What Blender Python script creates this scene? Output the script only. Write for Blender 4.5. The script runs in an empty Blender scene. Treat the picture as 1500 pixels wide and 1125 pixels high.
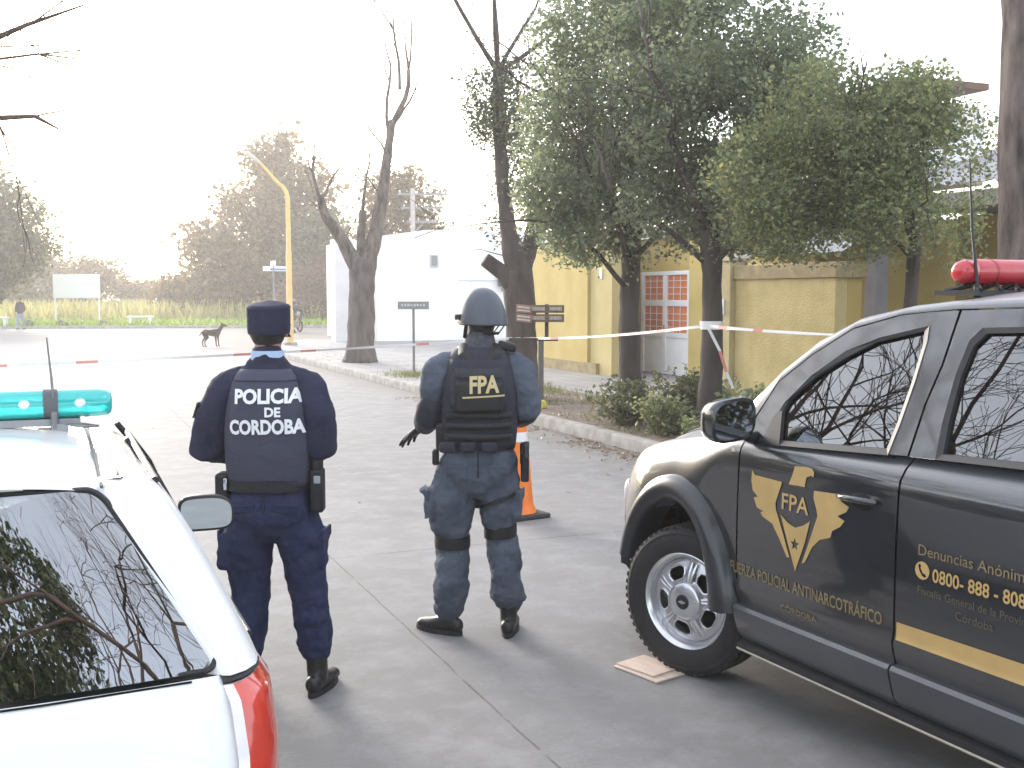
import bpy, bmesh, math, random
from mathutils import Vector, Matrix, Euler
from mathutils.geometry import tessellate_polygon
from mathutils import noise as mnoise
R = math.radians
sc = bpy.context.scene
COL = sc.collection

# ------------------------------------------------------------------ camera, sky, sun, exposure
# World frame: +Y runs along the street, +X to its right side, metres; the photographer stands at the origin.
cam_d = bpy.data.cameras.new('camera'); cam = bpy.data.objects.new('camera', cam_d); COL.objects.link(cam)
cam_d.sensor_width = 36.0; cam_d.lens = 38.4; cam_d.clip_start = 0.05; cam_d.clip_end = 3000
cam.location = (0, 0, 1.86); cam.rotation_euler = (R(90 - 4.66), 0, R(-23)); sc.camera = cam

SUN_AZ, SUN_EL = R(-7), R(13)          # azimuth measured from +Y towards +X
w = bpy.data.worlds.new('World'); sc.world = w; w.use_nodes = True
wn = w.node_tree; wn.nodes.clear()
sky = wn.nodes.new('ShaderNodeTexSky'); sky.sky_type = 'NISHITA'; sky.sun_disc = False
sky.sun_elevation = SUN_EL; sky.sun_rotation = SUN_AZ
sky.altitude = 300; sky.air_density = 1.0; sky.dust_density = 2.2; sky.ozone_density = 1.5
bg = wn.nodes.new('ShaderNodeBackground'); bg.inputs['Strength'].default_value = 0.125
bg2 = wn.nodes.new('ShaderNodeBackground'); bg2.inputs['Color'].default_value = (1.0, 0.968, 0.962, 1); bg2.inputs['Strength'].default_value = 0.44
add = wn.nodes.new('ShaderNodeAddShader'); wo = wn.nodes.new('ShaderNodeOutputWorld')
wn.links.new(sky.outputs[0], bg.inputs[0]); wn.links.new(bg.outputs[0], add.inputs[0]); wn.links.new(bg2.outputs[0], add.inputs[1])
wn.links.new(add.outputs[0], wo.inputs[0])
sun_d = bpy.data.lights.new('sun', 'SUN'); sun_d.energy = 1.6; sun_d.angle = R(22); sun_d.color = (1.0, 0.965, 0.93)
sun = bpy.data.objects.new('sun', sun_d); COL.objects.link(sun)
sun.rotation_euler = Vector((-math.sin(SUN_AZ) * math.cos(SUN_EL), -math.cos(SUN_AZ) * math.cos(SUN_EL), -math.sin(SUN_EL))).to_track_quat('-Z', 'Y').to_euler()
sc.view_settings.view_transform = 'Standard'; sc.view_settings.look = 'None'
sc.view_settings.exposure = 1.60; sc.view_settings.gamma = 1; sc.view_settings.use_curve_mapping = False
cy = sc.cycles
cy.use_denoising = True
try: cy.denoiser = 'OPENIMAGEDENOISE'
except Exception: pass
cy.max_bounces = 8; cy.transparent_max_bounces = 16; cy.volume_bounces = 1
cy.use_adaptive_sampling = True; cy.adaptive_threshold = 0.015
cy.sample_clamp_indirect = 8

# ------------------------------------------------------------------ helpers
def tag(o, label=None, cat=None, group=None, kind=None):
    if label: o['label'] = label
    if cat: o['category'] = cat
    if group: o['group'] = group
    if kind: o['kind'] = kind
    return o

def empty(name, loc=(0, 0, 0), rz=0.0, label=None, cat=None, group=None):
    o = bpy.data.objects.new(name, None); COL.objects.link(o)
    o.empty_display_size = 0.2; o.location = loc; o.rotation_euler = (0, 0, rz)
    return tag(o, label, cat, group)

def copy_tree(o, parent=None):
    c = o.copy(); COL.objects.link(c)
    if parent: c.parent = parent
    for ch in list(o.children): copy_tree(ch, c)
    return c

class MB:
    def __init__(s): s.v = []; s.f = []; s.m = []; s.mi = 0
    def addf(s, f): s.f.append(f); s.m.append(s.mi)
    def poly(s, pts):
        b = len(s.v); s.v += [tuple(p) for p in pts]; s.addf(tuple(range(b, b + len(pts)))); return s
    def box(s, c, d, M=None):
        b = len(s.v)
        for k in range(8):
            p = Vector(((k & 1) - .5, ((k >> 1) & 1) - .5, ((k >> 2) & 1) - .5))
            p = Vector((p.x * d[0], p.y * d[1], p.z * d[2]))
            if M is not None: p = M @ p
            s.v.append((p.x + c[0], p.y + c[1], p.z + c[2]))
        for q in ((0, 2, 3, 1), (4, 5, 7, 6), (0, 1, 5, 4), (1, 3, 7, 5), (3, 2, 6, 7), (2, 0, 4, 6)):
            s.addf(tuple(b + i for i in q))
        return s
    def bar(s, p0, p1, wd, ht, up=(0, 0, 1)):
        p0 = Vector(p0); p1 = Vector(p1); d = (p1 - p0); L = d.length; d.normalize()
        x = d.cross(Vector(up)); x.normalize(); z = x.cross(d)
        M = Matrix((x, d, z)).transposed(); c = (p0 + p1) / 2
        return s.box(c, (wd, L, ht), M)
    def rings(s, rings, closed=True, cap=True):
        """skin consecutive rings of points"""
        b = len(s.v); n = len(rings[0])
        for r in rings: s.v += [tuple(p) for p in r]
        for i in range(len(rings) - 1):
            for j in range(n if closed else n - 1):
                k = (j + 1) % n
                s.addf((b + i * n + j, b + i * n + k, b + (i + 1) * n + k, b + (i + 1) * n + j))
        if cap and closed:
            s.addf(tuple(b + j for j in reversed(range(n))))
            s.addf(tuple(b + (len(rings) - 1) * n + j for j in range(n)))
        return s
    def tube(s, pts, rad, n=8, cap=True, ref=None):
        pts = [Vector(p) for p in pts]
        if not isinstance(rad, (list, tuple)): rad = [rad] * len(pts)
        rs = []; px = None
        for i, p in enumerate(pts):
            t = (pts[min(i + 1, len(pts) - 1)] - pts[max(i - 1, 0)]); t.normalize()
            if px is None:
                a = Vector(ref) if ref else (Vector((1, 0, 0)) if abs(t.x) < .8 else Vector((0, 1, 0)))
            else: a = px
            y = t.cross(a); y.normalize(); x = y.cross(t); px = x
            r = rad[i]
            rx, ry = (r if isinstance(r, (list, tuple)) else (r, r))
            rs.append([p + x * (rx * math.cos(2 * math.pi * k / n)) + y * (ry * math.sin(2 * math.pi * k / n)) for k in range(n)])
        return s.rings(rs, True, cap)
    def limb(s, pts, rad, n=14, ref=(1, 0, 0)):
        """tube with rounded ends; rad entries (rx, ry); ref gives the x axis"""
        pts = [Vector(p) for p in pts]
        rad = [r if isinstance(r, (list, tuple)) else (r, r) for r in rad]
        def ends(p, q, r):
            d = (p - q); d.normalize(); m = min(r)
            return [(p + d * (m * .85), (r[0] * .45, r[1] * .45)), (p + d * (m * .5), (r[0] * .82, r[1] * .82))]
        a = ends(pts[0], pts[1], rad[0]); z = ends(pts[-1], pts[-2], rad[-1])[::-1]
        P = [x[0] for x in a] + pts + [x[0] for x in z]
        Q = [x[1] for x in a] + rad + [x[1] for x in z]
        return s.tube(P, Q, n, True, ref)
    def ell(s, c, r, n=14, m=9, M=None):
        rs = []
        for i in range(m + 1):
            th = math.pi * (i + .02) / (m + .04)
            ring = []
            for k in range(n):
                ph = 2 * math.pi * k / n
                p = Vector((r[0] * math.sin(th) * math.cos(ph), r[1] * math.sin(th) * math.sin(ph), -r[2] * math.cos(th)))
                if M is not None: p = M @ p
                ring.append(p + Vector(c))
            rs.append(ring)
        return s.rings(rs)
    def lathe(s, prof, n=24, M=None, cap=False, a0=0, a1=2 * math.pi):
        full = abs(a1 - a0 - 2 * math.pi) < 1e-6
        rs = []
        for r, z in prof:
            ring = []
            for k in range(n if full else n + 1):
                a = a0 + (a1 - a0) * k / n
                p = Vector((r * math.cos(a), r * math.sin(a), z))
                ring.append(M @ p if M is not None else p)
            rs.append(ring)
        return s.rings(rs, full, cap)
    def prism(s, poly, h0, h1, fn=None, holes=()):
        """polygon in (u,v) extruded from h0 to h1; fn maps (u,v,h)->xyz"""
        fn = fn or (lambda u, v, h: (u, v, h))
        loops = [list(poly)] + [list(h) for h in holes]
        tri = tessellate_polygon([[Vector((p[0], p[1], 0)) for p in l] for l in loops])
        flat = [p for l in loops for p in l]; n = len(flat); b = len(s.v)
        s.v += [tuple(fn(p[0], p[1], h0)) for p in flat] + [tuple(fn(p[0], p[1], h1)) for p in flat]
        for t in tri:
            s.addf((b + t[0], b + t[1], b + t[2])); s.addf((b + n + t[2], b + n + t[1], b + n + t[0]))
        if abs(h1 - h0) > 1e-9:
            o = 0
            for l in loops:
                for i in range(len(l)):
                    j = (i + 1) % len(l)
                    s.addf((b + o + i, b + o + j, b + n + o + j, b + n + o + i))
                o += len(l)
        return s
    def grid(s, rows):
        return s.rings(rows, closed=False, cap=False)
    def build(s, name, mat, parent=None, smooth=40, bevel=0, bseg=2, solid=0, sub=0, recalc=True):
        me = bpy.data.meshes.new(name); me.from_pydata(s.v, [], s.f)
        mats = mat if isinstance(mat, (list, tuple)) else [mat]
        for mm in mats: me.materials.append(mm)
        if len(mats) > 1: me.polygons.foreach_set('material_index', s.m)
        if recalc:
            bm = bmesh.new(); bm.from_mesh(me); bmesh.ops.remove_doubles(bm, verts=bm.verts, dist=1e-5)
            bmesh.ops.recalc_face_normals(bm, faces=bm.faces); bm.to_mesh(me); bm.free()
        if smooth:
            me.polygons.foreach_set('use_smooth', [True] * len(me.polygons))
            if smooth < 180: me.set_sharp_from_angle(angle=R(smooth))
        me.update()
        o = bpy.data.objects.new(name, me); COL.objects.link(o)
        if parent: o.parent = parent
        if sub:
            m = o.modifiers.new('sub', 'SUBSURF'); m.levels = sub; m.render_levels = sub
        if solid:
            m = o.modifiers.new('solid', 'SOLIDIFY'); m.thickness = solid; m.offset = -1
        if bevel:
            m = o.modifiers.new('bevel', 'BEVEL'); m.width = bevel; m.segments = bseg; m.limit_method = 'ANGLE'; m.angle_limit = R(40)
            m.harden_normals = False
        return o

def remesh(o, vox, smooth=4, disp=0, size=.08, tex='STUCCI'):
    m = o.modifiers.new('r', 'REMESH'); m.mode = 'VOXEL'; m.voxel_size = vox; m.use_smooth_shade = True
    m = o.modifiers.new('s', 'SMOOTH'); m.factor = .5; m.iterations = smooth
    if disp:
        t = bpy.data.textures.new('fold', 'CLOUDS'); t.noise_scale = size; t.noise_depth = 2
        m = o.modifiers.new('d', 'DISPLACE'); m.texture = t; m.strength = disp; m.mid_level = .5; m.texture_coords = 'LOCAL'
    return o

def text_mb(txt, size, bold=0.0, spacing=1.0, align='CENTER'):
    cu = bpy.data.curves.new('t', 'FONT'); cu.body = txt; cu.size = size; cu.offset = bold * size
    cu.align_x = align; cu.space_character = spacing; cu.resolution_u = 3
    o = bpy.data.objects.new('t', cu); COL.objects.link(o)
    dg = bpy.context.evaluated_depsgraph_get(); me = bpy.data.meshes.new_from_object(o.evaluated_get(dg))
    v = [tuple(p.co) for p in me.vertices]; f = [tuple(p.vertices) for p in me.polygons]
    bpy.data.objects.remove(o); bpy.data.curves.remove(cu); bpy.data.meshes.remove(me)
    return v, f

# ------------------------------------------------------------------ materials
def nt(m): return m.node_tree.nodes, m.node_tree.links
def mat(name, col, rough=.6, metal=0, var=0.0, vscale=6.0, bump=0.0, bscale=40.0, spec=.5, coat=0, col2=None, detail=4, coords='Object', stretch=None, trans=0, emit=None):
    m = bpy.data.materials.new(name); m.use_nodes = True; N, L = nt(m); b = N['Principled BSDF']
    b.inputs['Base Color'].default_value = (*col, 1); b.inputs['Roughness'].default_value = rough
    b.inputs['Metallic'].default_value = metal; b.inputs['Specular IOR Level'].default_value = spec
    if coat: b.inputs['Coat Weight'].default_value = coat; b.inputs['Coat Roughness'].default_value = .04
    if trans: b.inputs['Transmission Weight'].default_value = trans
    if emit: b.inputs['Emission Color'].default_value = (*emit[0], 1); b.inputs['Emission Strength'].default_value = emit[1]
    if var or bump or col2:
        tc = N.new('ShaderNodeTexCoord'); src = tc.outputs[coords]
        if stretch:
            mp = N.new('ShaderNodeMapping'); mp.inputs['Scale'].default_value = stretch; L.new(src, mp.inputs[0]); src = mp.outputs[0]
        if var or col2:
            n = N.new('ShaderNodeTexNoise'); n.inputs['Scale'].default_value = vscale; n.inputs['Detail'].default_value = detail; L.new(src, n.inputs['Vector'])
            r = N.new('ShaderNodeValToRGB'); r.color_ramp.elements[0].position = .3; r.color_ramp.elements[1].position = .7
            c2 = col2 or tuple(min(1, c * (1 + var)) for c in col)
            c1 = col if col2 else tuple(c * (1 - var) for c in col)
            r.color_ramp.elements[0].color = (*c1, 1); r.color_ramp.elements[1].color = (*c2, 1)
            L.new(n.outputs[0], r.inputs[0]); L.new(r.outputs[0], b.inputs['Base Color'])
        if bump:
            n = N.new('ShaderNodeTexNoise'); n.inputs['Scale'].default_value = bscale; n.inputs['Detail'].default_value = 5; L.new(src, n.inputs['Vector'])
            bp = N.new('ShaderNodeBump'); bp.inputs['Strength'].default_value = bump; bp.inputs['Distance'].default_value = .02
            L.new(n.outputs[0], bp.inputs['Height']); L.new(bp.outputs[0], b.inputs['Normal'])
    return m

def leaf_mat(name, c1, c2, c3, trans=.35):
    m = bpy.data.materials.new(name); m.use_nodes = True; N, L = nt(m); N.clear()
    out = N.new('ShaderNodeOutputMaterial'); g = N.new('ShaderNodeNewGeometry')
    r = N.new('ShaderNodeValToRGB'); r.color_ramp.elements[0].color = (*c1, 1); r.color_ramp.elements[1].color = (*c3, 1)
    e = r.color_ramp.elements.new(.55); e.color = (*c2, 1)
    L.new(g.outputs['Random Per Island'], r.inputs[0])
    pb = N.new('ShaderNodeBsdfPrincipled'); pb.inputs['Roughness'].default_value = .42; pb.inputs['Specular IOR Level'].default_value = .55
    tr = N.new('ShaderNodeBsdfTranslucent'); mx = N.new('ShaderNodeMixShader'); mx.inputs[0].default_value = trans
    hs = N.new('ShaderNodeHueSaturation'); hs.inputs['Value'].default_value = 1.8; hs.inputs['Saturation'].default_value = 1.15
    L.new(r.outputs[0], hs.inputs['Color']); L.new(hs.outputs[0], tr.inputs[0])
    L.new(r.outputs[0], pb.inputs['Base Color']); L.new(pb.outputs[0], mx.inputs[1]); L.new(tr.outputs[0], mx.inputs[2]); L.new(mx.outputs[0], out.inputs[0])
    return m

def glass_mat(name, tint, ior=1.55, rough=.0):
    m = bpy.data.materials.new(name); m.use_nodes = True; N, L = nt(m); N.clear()
    out = N.new('ShaderNodeOutputMaterial'); fr = N.new('ShaderNodeFresnel'); fr.inputs[0].default_value = ior
    ge = N.new('ShaderNodeNewGeometry'); ml = N.new('ShaderNodeMath'); ml.operation = 'MULTIPLY_ADD'; ml.inputs[1].default_value = -2; ml.inputs[2].default_value = 1
    pw = N.new('ShaderNodeMath'); pw.operation = 'POWER'; pw.inputs[0].default_value = ior
    L.new(ge.outputs['Backfacing'], ml.inputs[0]); L.new(ml.outputs[0], pw.inputs[1]); L.new(pw.outputs[0], fr.inputs[0])
    t = N.new('ShaderNodeBsdfTransparent'); t.inputs[0].default_value = (*tint, 1)
    g = N.new('ShaderNodeBsdfGlossy'); g.inputs['Roughness'].default_value = rough
    mx = N.new('ShaderNodeMixShader'); L.new(fr.outputs[0], mx.inputs[0]); L.new(t.outputs[0], mx.inputs[1]); L.new(g.outputs[0], mx.inputs[2]); L.new(mx.outputs[0], out.inputs[0])
    return m
# ================================================================== SETTING
def road_mat():
    m = bpy.data.materials.new('concrete_road'); m.use_nodes = True; N, L = nt(m); b = N['Principled BSDF']
    tc = N.new('ShaderNodeTexCoord'); o = tc.outputs['Object']
    def noise(s, d=4, src=o, rough=.55):
        n = N.new('ShaderNodeTexNoise'); n.inputs['Scale'].default_value = s; n.inputs['Detail'].default_value = d; n.inputs['Roughness'].default_value = rough; L.new(src, n.inputs['Vector']); return n.outputs[0]
    def math_(op, a, c=None, d=None):
        x = N.new('ShaderNodeMath'); x.operation = op
        for i, q in enumerate((a, c, d)):
            if q is None: continue
            if isinstance(q, (int, float)): x.inputs[i].default_value = q
            else: L.new(q, x.inputs[i])
        return x.outputs[0]
    def mixc(f, a, c):
        x = N.new('ShaderNodeMix'); x.data_type = 'RGBA'
        L.new(f, x.inputs[0])
        for s_, q in ((x.inputs[6], a), (x.inputs[7], c)):
            if isinstance(q, tuple): s_.default_value = (*q, 1)
            else: L.new(q, s_)
        return x.outputs[2]
    def ramp(v, p0, p1):
        x = N.new('ShaderNodeMapRange'); x.inputs[1].default_value = p0; x.inputs[2].default_value = p1; L.new(v, x.inputs[0]); return x.outputs[0]
    c = mixc(ramp(noise(.55, 5), .35, .68), (.182, .176, .173), (.232, .225, .221))
    c = mixc(ramp(noise(3.5, 6, rough=.7), .45, .8), c, (.30, .295, .297))
    mp = N.new('ShaderNodeMapping'); mp.inputs['Scale'].default_value = (.5, 6, 1); L.new(o, mp.inputs[0])
    c = mixc(math_('MULTIPLY', ramp(noise(2.0, 4, mp.outputs[0]), .5, .75), .2), c, (.22, .213, .208))      # broom marks across the slab
    c = mixc(math_('MULTIPLY', ramp(noise(55, 3), .52, .75), .6), c, (.19, .185, .18))
    c = mixc(math_('MULTIPLY', ramp(noise(1.1, 8, rough=.75), .58, .70), .6), c, (.15, .145, .14))         # old oil stains
    sx = N.new('ShaderNodeSeparateXYZ'); L.new(o, sx.inputs[0]); X, Y = sx.outputs[0], sx.outputs[1]
    wob = math_('MULTIPLY', math_('SUBTRACT', noise(2.2, 5), .5), .035); wob2 = math_('MULTIPLY', math_('SUBTRACT', noise(1.3, 6), .5), .06)
    dx = math_('ABSOLUTE', math_('ADD', math_('SUBTRACT', X, 1.80), wob))
    dy = math_('ABSOLUTE', math_('SUBTRACT', math_('FLOORED_MODULO', math_('ADD', math_('SUBTRACT', Y, 4.25), wob2), 6.5), 3.25))
    ln = math_('MAXIMUM', math_('LESS_THAN', dx, .006), math_('LESS_THAN', dy, .0075))
    ln = math_('MULTIPLY', ln, ramp(noise(5, 3), .36, .5))
    c = mixc(math_('MULTIPLY', ln, .7), c, (.06, .056, .053))
    halo = math_('MULTIPLY', math_('MULTIPLY', math_('LESS_THAN', math_('MINIMUM', dx, dy), .05), ramp(noise(7, 4), .45, .65)), .3)
    c = mixc(halo, c, (.19, .18, .17))
    gut = math_('MULTIPLY', ramp(math_('ADD', X, math_('MULTIPLY', noise(1.5, 5), .7)), 5.9, 6.75), .65)
    c = mixc(gut, c, (.17, .145, .12))                                                                     # earth washed along the kerb
    L.new(c, b.inputs['Base Color']); b.inputs['Roughness'].default_value = .74; b.inputs['Specular IOR Level'].default_value = .35
    bp = N.new('ShaderNodeBump'); bp.inputs['Strength'].default_value = .35; bp.inputs['Distance'].default_value = .006
    L.new(noise(90, 5, rough=.7), bp.inputs['Height'])
    bp2 = N.new('ShaderNodeBump'); bp2.inputs['Strength'].default_value = .15; bp2.inputs['Distance'].default_value = .02; L.new(noise(9, 4, mp.outputs[0]), bp2.inputs['Height'])
    L.new(bp.outputs[0], bp2.inputs['Normal']); L.new(bp2.outputs[0], b.inputs['Normal'])
    return m
FAR = lambda x: 65.6 - .278 * x
NEAR = lambda x: 45.6 - .278 * x
M_kerb = mat('kerb_concrete', (.30, .285, .26), .85, var=.3, vscale=5, bump=.5, bscale=60)
M_dirt = mat('verge_earth', (.115, .085, .065), .95, vscale=3.5, bump=.9, bscale=25, col2=(.24, .19, .15), detail=8)
M_field = mat('field_grass_ground', (.13, .155, .045), .95, vscale=.12, bump=.6, bscale=3, col2=(.24, .22, .09), detail=6)
M_ground = mat('ground_earth', (.12, .13, .05), .95, vscale=.05, col2=(.20, .18, .09))
def tile_mat():
    m = mat('paving_tiles', (.27, .26, .255), .7, var=.18, vscale=1.2, bump=.25, bscale=50); N, L = nt(m); b = N['Principled BSDF']
    src = b.inputs['Base Color'].links[0].from_socket
    br = N.new('ShaderNodeTexBrick'); tc = N.new('ShaderNodeTexCoord'); L.new(tc.outputs['Object'], br.inputs['Vector'])
    br.offset = 0; br.inputs['Scale'].default_value = 1; br.inputs['Brick Width'].default_value = .4; br.inputs['Row Height'].default_value = .4; br.inputs['Mortar Size'].default_value = .012
    L.new(src, br.inputs['Color1']); L.new(src, br.inputs['Color2']); br.inputs['Mortar'].default_value = (.14, .13, .125, 1)
    L.new(br.outputs[0], b.inputs['Base Color']); return m
M_tile = tile_mat()
def sheet(name, pts, z, m):
    b = MB(); b.prism(pts, 0, 0); b.v = [(p[0], p[1], z) for p in b.v[:len(pts)]]; n = len(pts)
    b.f = [f for f in b.f if max(f) < n]; b.m = [0] * len(b.f)
    o = b.build(name, m, None, smooth=0, recalc=False); me = o.data
    for p in me.polygons:
        if p.normal.z < 0: p.flip()
    return tag(o, kind='structure')
sheet('ground', [(-900, -400), (900, -400), (900, 1400), (-900, 1400)], -.06, M_ground)
arcR = [(6.4 + 4.4 * (1 - math.cos(a)), 36.6 + 6.0 * math.sin(a)) for a in [R(x) for x in range(0, 91, 10)]]
arcL = [(-2.9 - 4 * (1 - math.cos(a)), 41 + 5.5 * math.sin(a)) for a in [R(x) for x in range(90, -1, -10)]]
road_pts = [(-2.9, -40), (6.4, -40)] + arcR + [(90, NEAR(90)), (90, FAR(90)), (-120, FAR(-120)), (-120, NEAR(-120))] + arcL
sheet('road', road_pts, 0, road_mat())
field_pts = [(90, FAR(90) + .15), (500, 300), (500, 900), (-600, 900), (-600, 300), (-120, FAR(-120) + .15)]
sheet('field', field_pts, .12, M_field)
# earth verge and tiled pavement on the right
sheet('verge', [(6.5, -40), (8.6, -40), (8.6, 19.6), (6.5, 19.6)], .14, M_dirt)
pav = [(8.6, -40), (30, -40), (60, 20), (60, NEAR(60) - .12)] + [(p[0] + .1, p[1] - .1) for p in arcR[::-1]] + [(6.5, 36.6), (6.5, 19.6), (8.6, 19.6)]
sheet('pavement', pav, .144, M_tile)
sheet('pavement', [(-3.0, -40), (-3.0, 41)] + [(p[0] - .1, p[1] - .1) for p in arcL[::-1]] + [(-120, NEAR(-120) - .12), (-120, -40)], .144, M_tile)
def kerb(path, side):
    b = MB(); rs = []
    P_ = [Vector((p[0], p[1], 0)) for p in path]
    for i, p in enumerate(P_):
        t = (P_[min(i + 1, len(P_) - 1)] - P_[max(i - 1, 0)]).normalized(); n = Vector((t.y, -t.x, 0)) * side
        j = mnoise.noise(Vector((p.x * 2, p.y * 1.7, 0))) * .008
        rs.append([p + n * o + Vector((0, 0, h)) for o, h in ((-.01 + j, -.04), (0 + j, .125 + j), (.02 + j, .15 + j), (.13, .155 + j), (.15, .145), (.15, -.04))])
    b.rings(rs, True, True); return tag(b.build('kerb', M_kerb, None, smooth=50), kind='structure')
ys = [-40 + .5 * i for i in range(153)]
kerb([(6.4, y) for y in ys] + arcR[1:] + [(20, NEAR(20)), (40, NEAR(40)), (90, NEAR(90))], 1)
kerb([(-2.9, y) for y in ys] + [(-2.9, 40)] + arcL[::-1] + [(-60, NEAR(-60)), (-120, NEAR(-120))], -1)
kerb([(x, FAR(x)) for x in (-120, -60, -20, 0, 20, 60, 90)][::-1], 1)

# loose ground cover nobody could count
random.seed(5)
M_litter = leaf_mat('dry_leaf', (.10, .055, .03), (.19, .11, .055), (.30, .21, .11), .15)
def scatter_leaves():
    b = MB()
    def leaf(x, y, z, s):
        a = random.uniform(0, 6.28); ca, sa = math.cos(a) * s, math.sin(a) * s; h = random.uniform(.004, .02); k = random.uniform(.3, .6)
        b.poly([(x - ca, y - sa, z + h), (x + sa * k, y - ca * k, z + .003), (x + ca, y + sa, z + h * random.uniform(.2, 1.6)), (x - sa * k, y + ca * k, z + .003)])
    for _ in range(3600):
        y = random.uniform(3, 19); u = abs(random.gauss(0, .26))
        if mnoise.noise(Vector((y * .8, 3, 0))) < random.uniform(-.5, .3): continue
        x = 6.36 - u
        if x > 4.9: leaf(x, y, .002, random.uniform(.014, .04))
    for _ in range(2600): leaf(random.uniform(6.6, 8.5), random.uniform(4, 19.3), .143, random.uniform(.015, .045))
    for _ in range(60): leaf(random.uniform(-2.4, 6), random.uniform(4, 24), .002, random.uniform(.01, .022))
    for _ in range(300): leaf(random.uniform(6.6, 9), random.uniform(19.7, 36), .148, random.uniform(.015, .035))
    return tag(b.build('leaf_litter', M_litter, None, smooth=0, recalc=False), 'dry brown leaves littering the gutter and earth verge', 'leaves', kind='stuff')
scatter_leaves()
def blades(name, spots, hmin, hmax, wd, m, label, lean=.5):
    b = MB()
    for x, y, z in spots:
        a = random.uniform(0, 6.28); h = random.uniform(hmin, hmax); l = random.gauss(0, lean) * h; l2 = random.gauss(0, lean) * h
        dx, dy = math.cos(a) * wd, math.sin(a) * wd
        b.poly([(x - dx, y - dy, z), (x + dx, y + dy, z), (x + l, y + l2, z + h)])
    return tag(b.build(name, m, None, smooth=0, recalc=False), label, 'grass', kind='stuff')
M_vg = leaf_mat('verge_grass_blade', (.07, .10, .025), (.13, .16, .04), (.22, .20, .08), .3)
sp = []
for _ in range(180):
    cx, cyy = random.uniform(6.7, 8.7), random.uniform(5, 19.6)
    if random.random() < .5: cx = random.uniform(7.9, 8.8)
    for _ in range(random.randint(8, 34)): sp.append((cx + random.gauss(0, .12), cyy + random.gauss(0, .14), .14))
for _ in range(900): sp.append((7.15 + random.gauss(0, .28), 22.2 + random.gauss(0, .55), .145))
blades('verge_grass', sp, .03, .13, .006, M_vg, 'sparse green grass growing on the earth verge')
M_fg = leaf_mat('short_field_grass', (.10, .17, .03), (.19, .28, .05), (.30, .34, .09), .4)
M_tg = leaf_mat('tall_dry_grass', (.20, .20, .075), (.32, .30, .12), (.42, .36, .17), .4)
sp = []
for _ in range(15000):
    x = random.uniform(-45, 24); y = FAR(x) + .3 + random.random() ** 1.3 * 16; sp.append((x, y, .12))
blades('field_grass', sp, .10, .38, .07, M_fg, 'bright green grass along the near edge of the open field')
sp = []
for _ in range(26000):
    x = random.uniform(-60, 40); y = FAR(x) + 13 + random.random() * 42
    if mnoise.noise(Vector((x * .13, y * .13, 1))) > -.35: sp.append((x, y, .12))
blades('tall_field_grass', sp, .6, 1.6, .12, M_tg, 'tall pale dry grass filling the field behind', .25)

# air: warm evening haze round the street, ground included
def build_haze():
    b = MB(); b.box((-50, 220, 12.9), (640, 560, 28.0))
    o = b.build('haze', HM, None, smooth=0); return tag(o, 'thin bright evening haze filling the street', 'haze', kind='stuff')
HM = bpy.data.materials.new('haze_air'); HM.use_nodes = True; N_, L_ = nt(HM); N_.clear()
ho = N_.new('ShaderNodeOutputMaterial'); hv = N_.new('ShaderNodeVolumePrincipled')
hv.inputs['Color'].default_value = (1.0, .968, .935, 1); hv.inputs['Density'].default_value = .0019; hv.inputs['Anisotropy'].default_value = .5
L_.new(hv.outputs[0], ho.inputs['Volume'])
build_haze()
# ================================================================== BUILDINGS AND WALLS
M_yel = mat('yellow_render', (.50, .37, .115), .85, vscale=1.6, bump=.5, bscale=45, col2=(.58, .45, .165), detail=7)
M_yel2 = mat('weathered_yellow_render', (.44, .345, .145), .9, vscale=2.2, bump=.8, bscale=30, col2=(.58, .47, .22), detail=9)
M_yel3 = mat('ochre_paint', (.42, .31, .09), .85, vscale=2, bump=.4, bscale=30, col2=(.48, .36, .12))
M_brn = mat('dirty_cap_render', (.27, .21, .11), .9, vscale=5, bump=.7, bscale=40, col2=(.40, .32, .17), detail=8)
M_white = mat('white_paint', (.80, .79, .78), .6, var=.06, vscale=3, bump=.1, bscale=30)
M_wht2 = mat('white_render', (.88, .87, .86), .8, var=.06, vscale=.8, bump=.3, bscale=25)
M_frame = mat('door_enamel', (.78, .79, .80), .35, var=.04, vscale=6)
M_curt = mat('orange_curtain', (.55, .14, .045), .8, vscale=14, col2=(.72, .24, .09), stretch=(1, 4, .2), bump=.3, bscale=20)
M_lil = mat('lilac_grey_paint', (.27, .265, .285), .5, var=.12, vscale=4)
M_sheet = mat('grey_roof_sheet', (.30, .29, .31), .85, var=.15, vscale=3)
M_fascia = mat('grey_fascia', (.20, .19, .19), .6, var=.12, vscale=3)
M_dark = mat('dark_interior', (.025, .022, .02), .8)
M_blackp = mat('black_plastic', (.018, .018, .02), .45, var=.2, vscale=20, bump=.05, bscale=200)
M_grey = mat('grey_metal', (.22, .22, .23), .45, metal=.4, var=.15, vscale=8)
def corr(b, p0, p1, p2, n, amp):
    """corrugated sheet: p0-p1 the eave, p0-p2 up the slope"""
    p0, p1, p2 = Vector(p0), Vector(p1), Vector(p2); e = p1 - p0; s = p2 - p0; nn = e.cross(s).normalized()
    rows = []
    for j in range(2):
        rows.append([p0 + e * (i / n) + s * j + nn * (amp if i % 2 else 0) for i in range(n + 1)])
    b.grid(rows)

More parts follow.
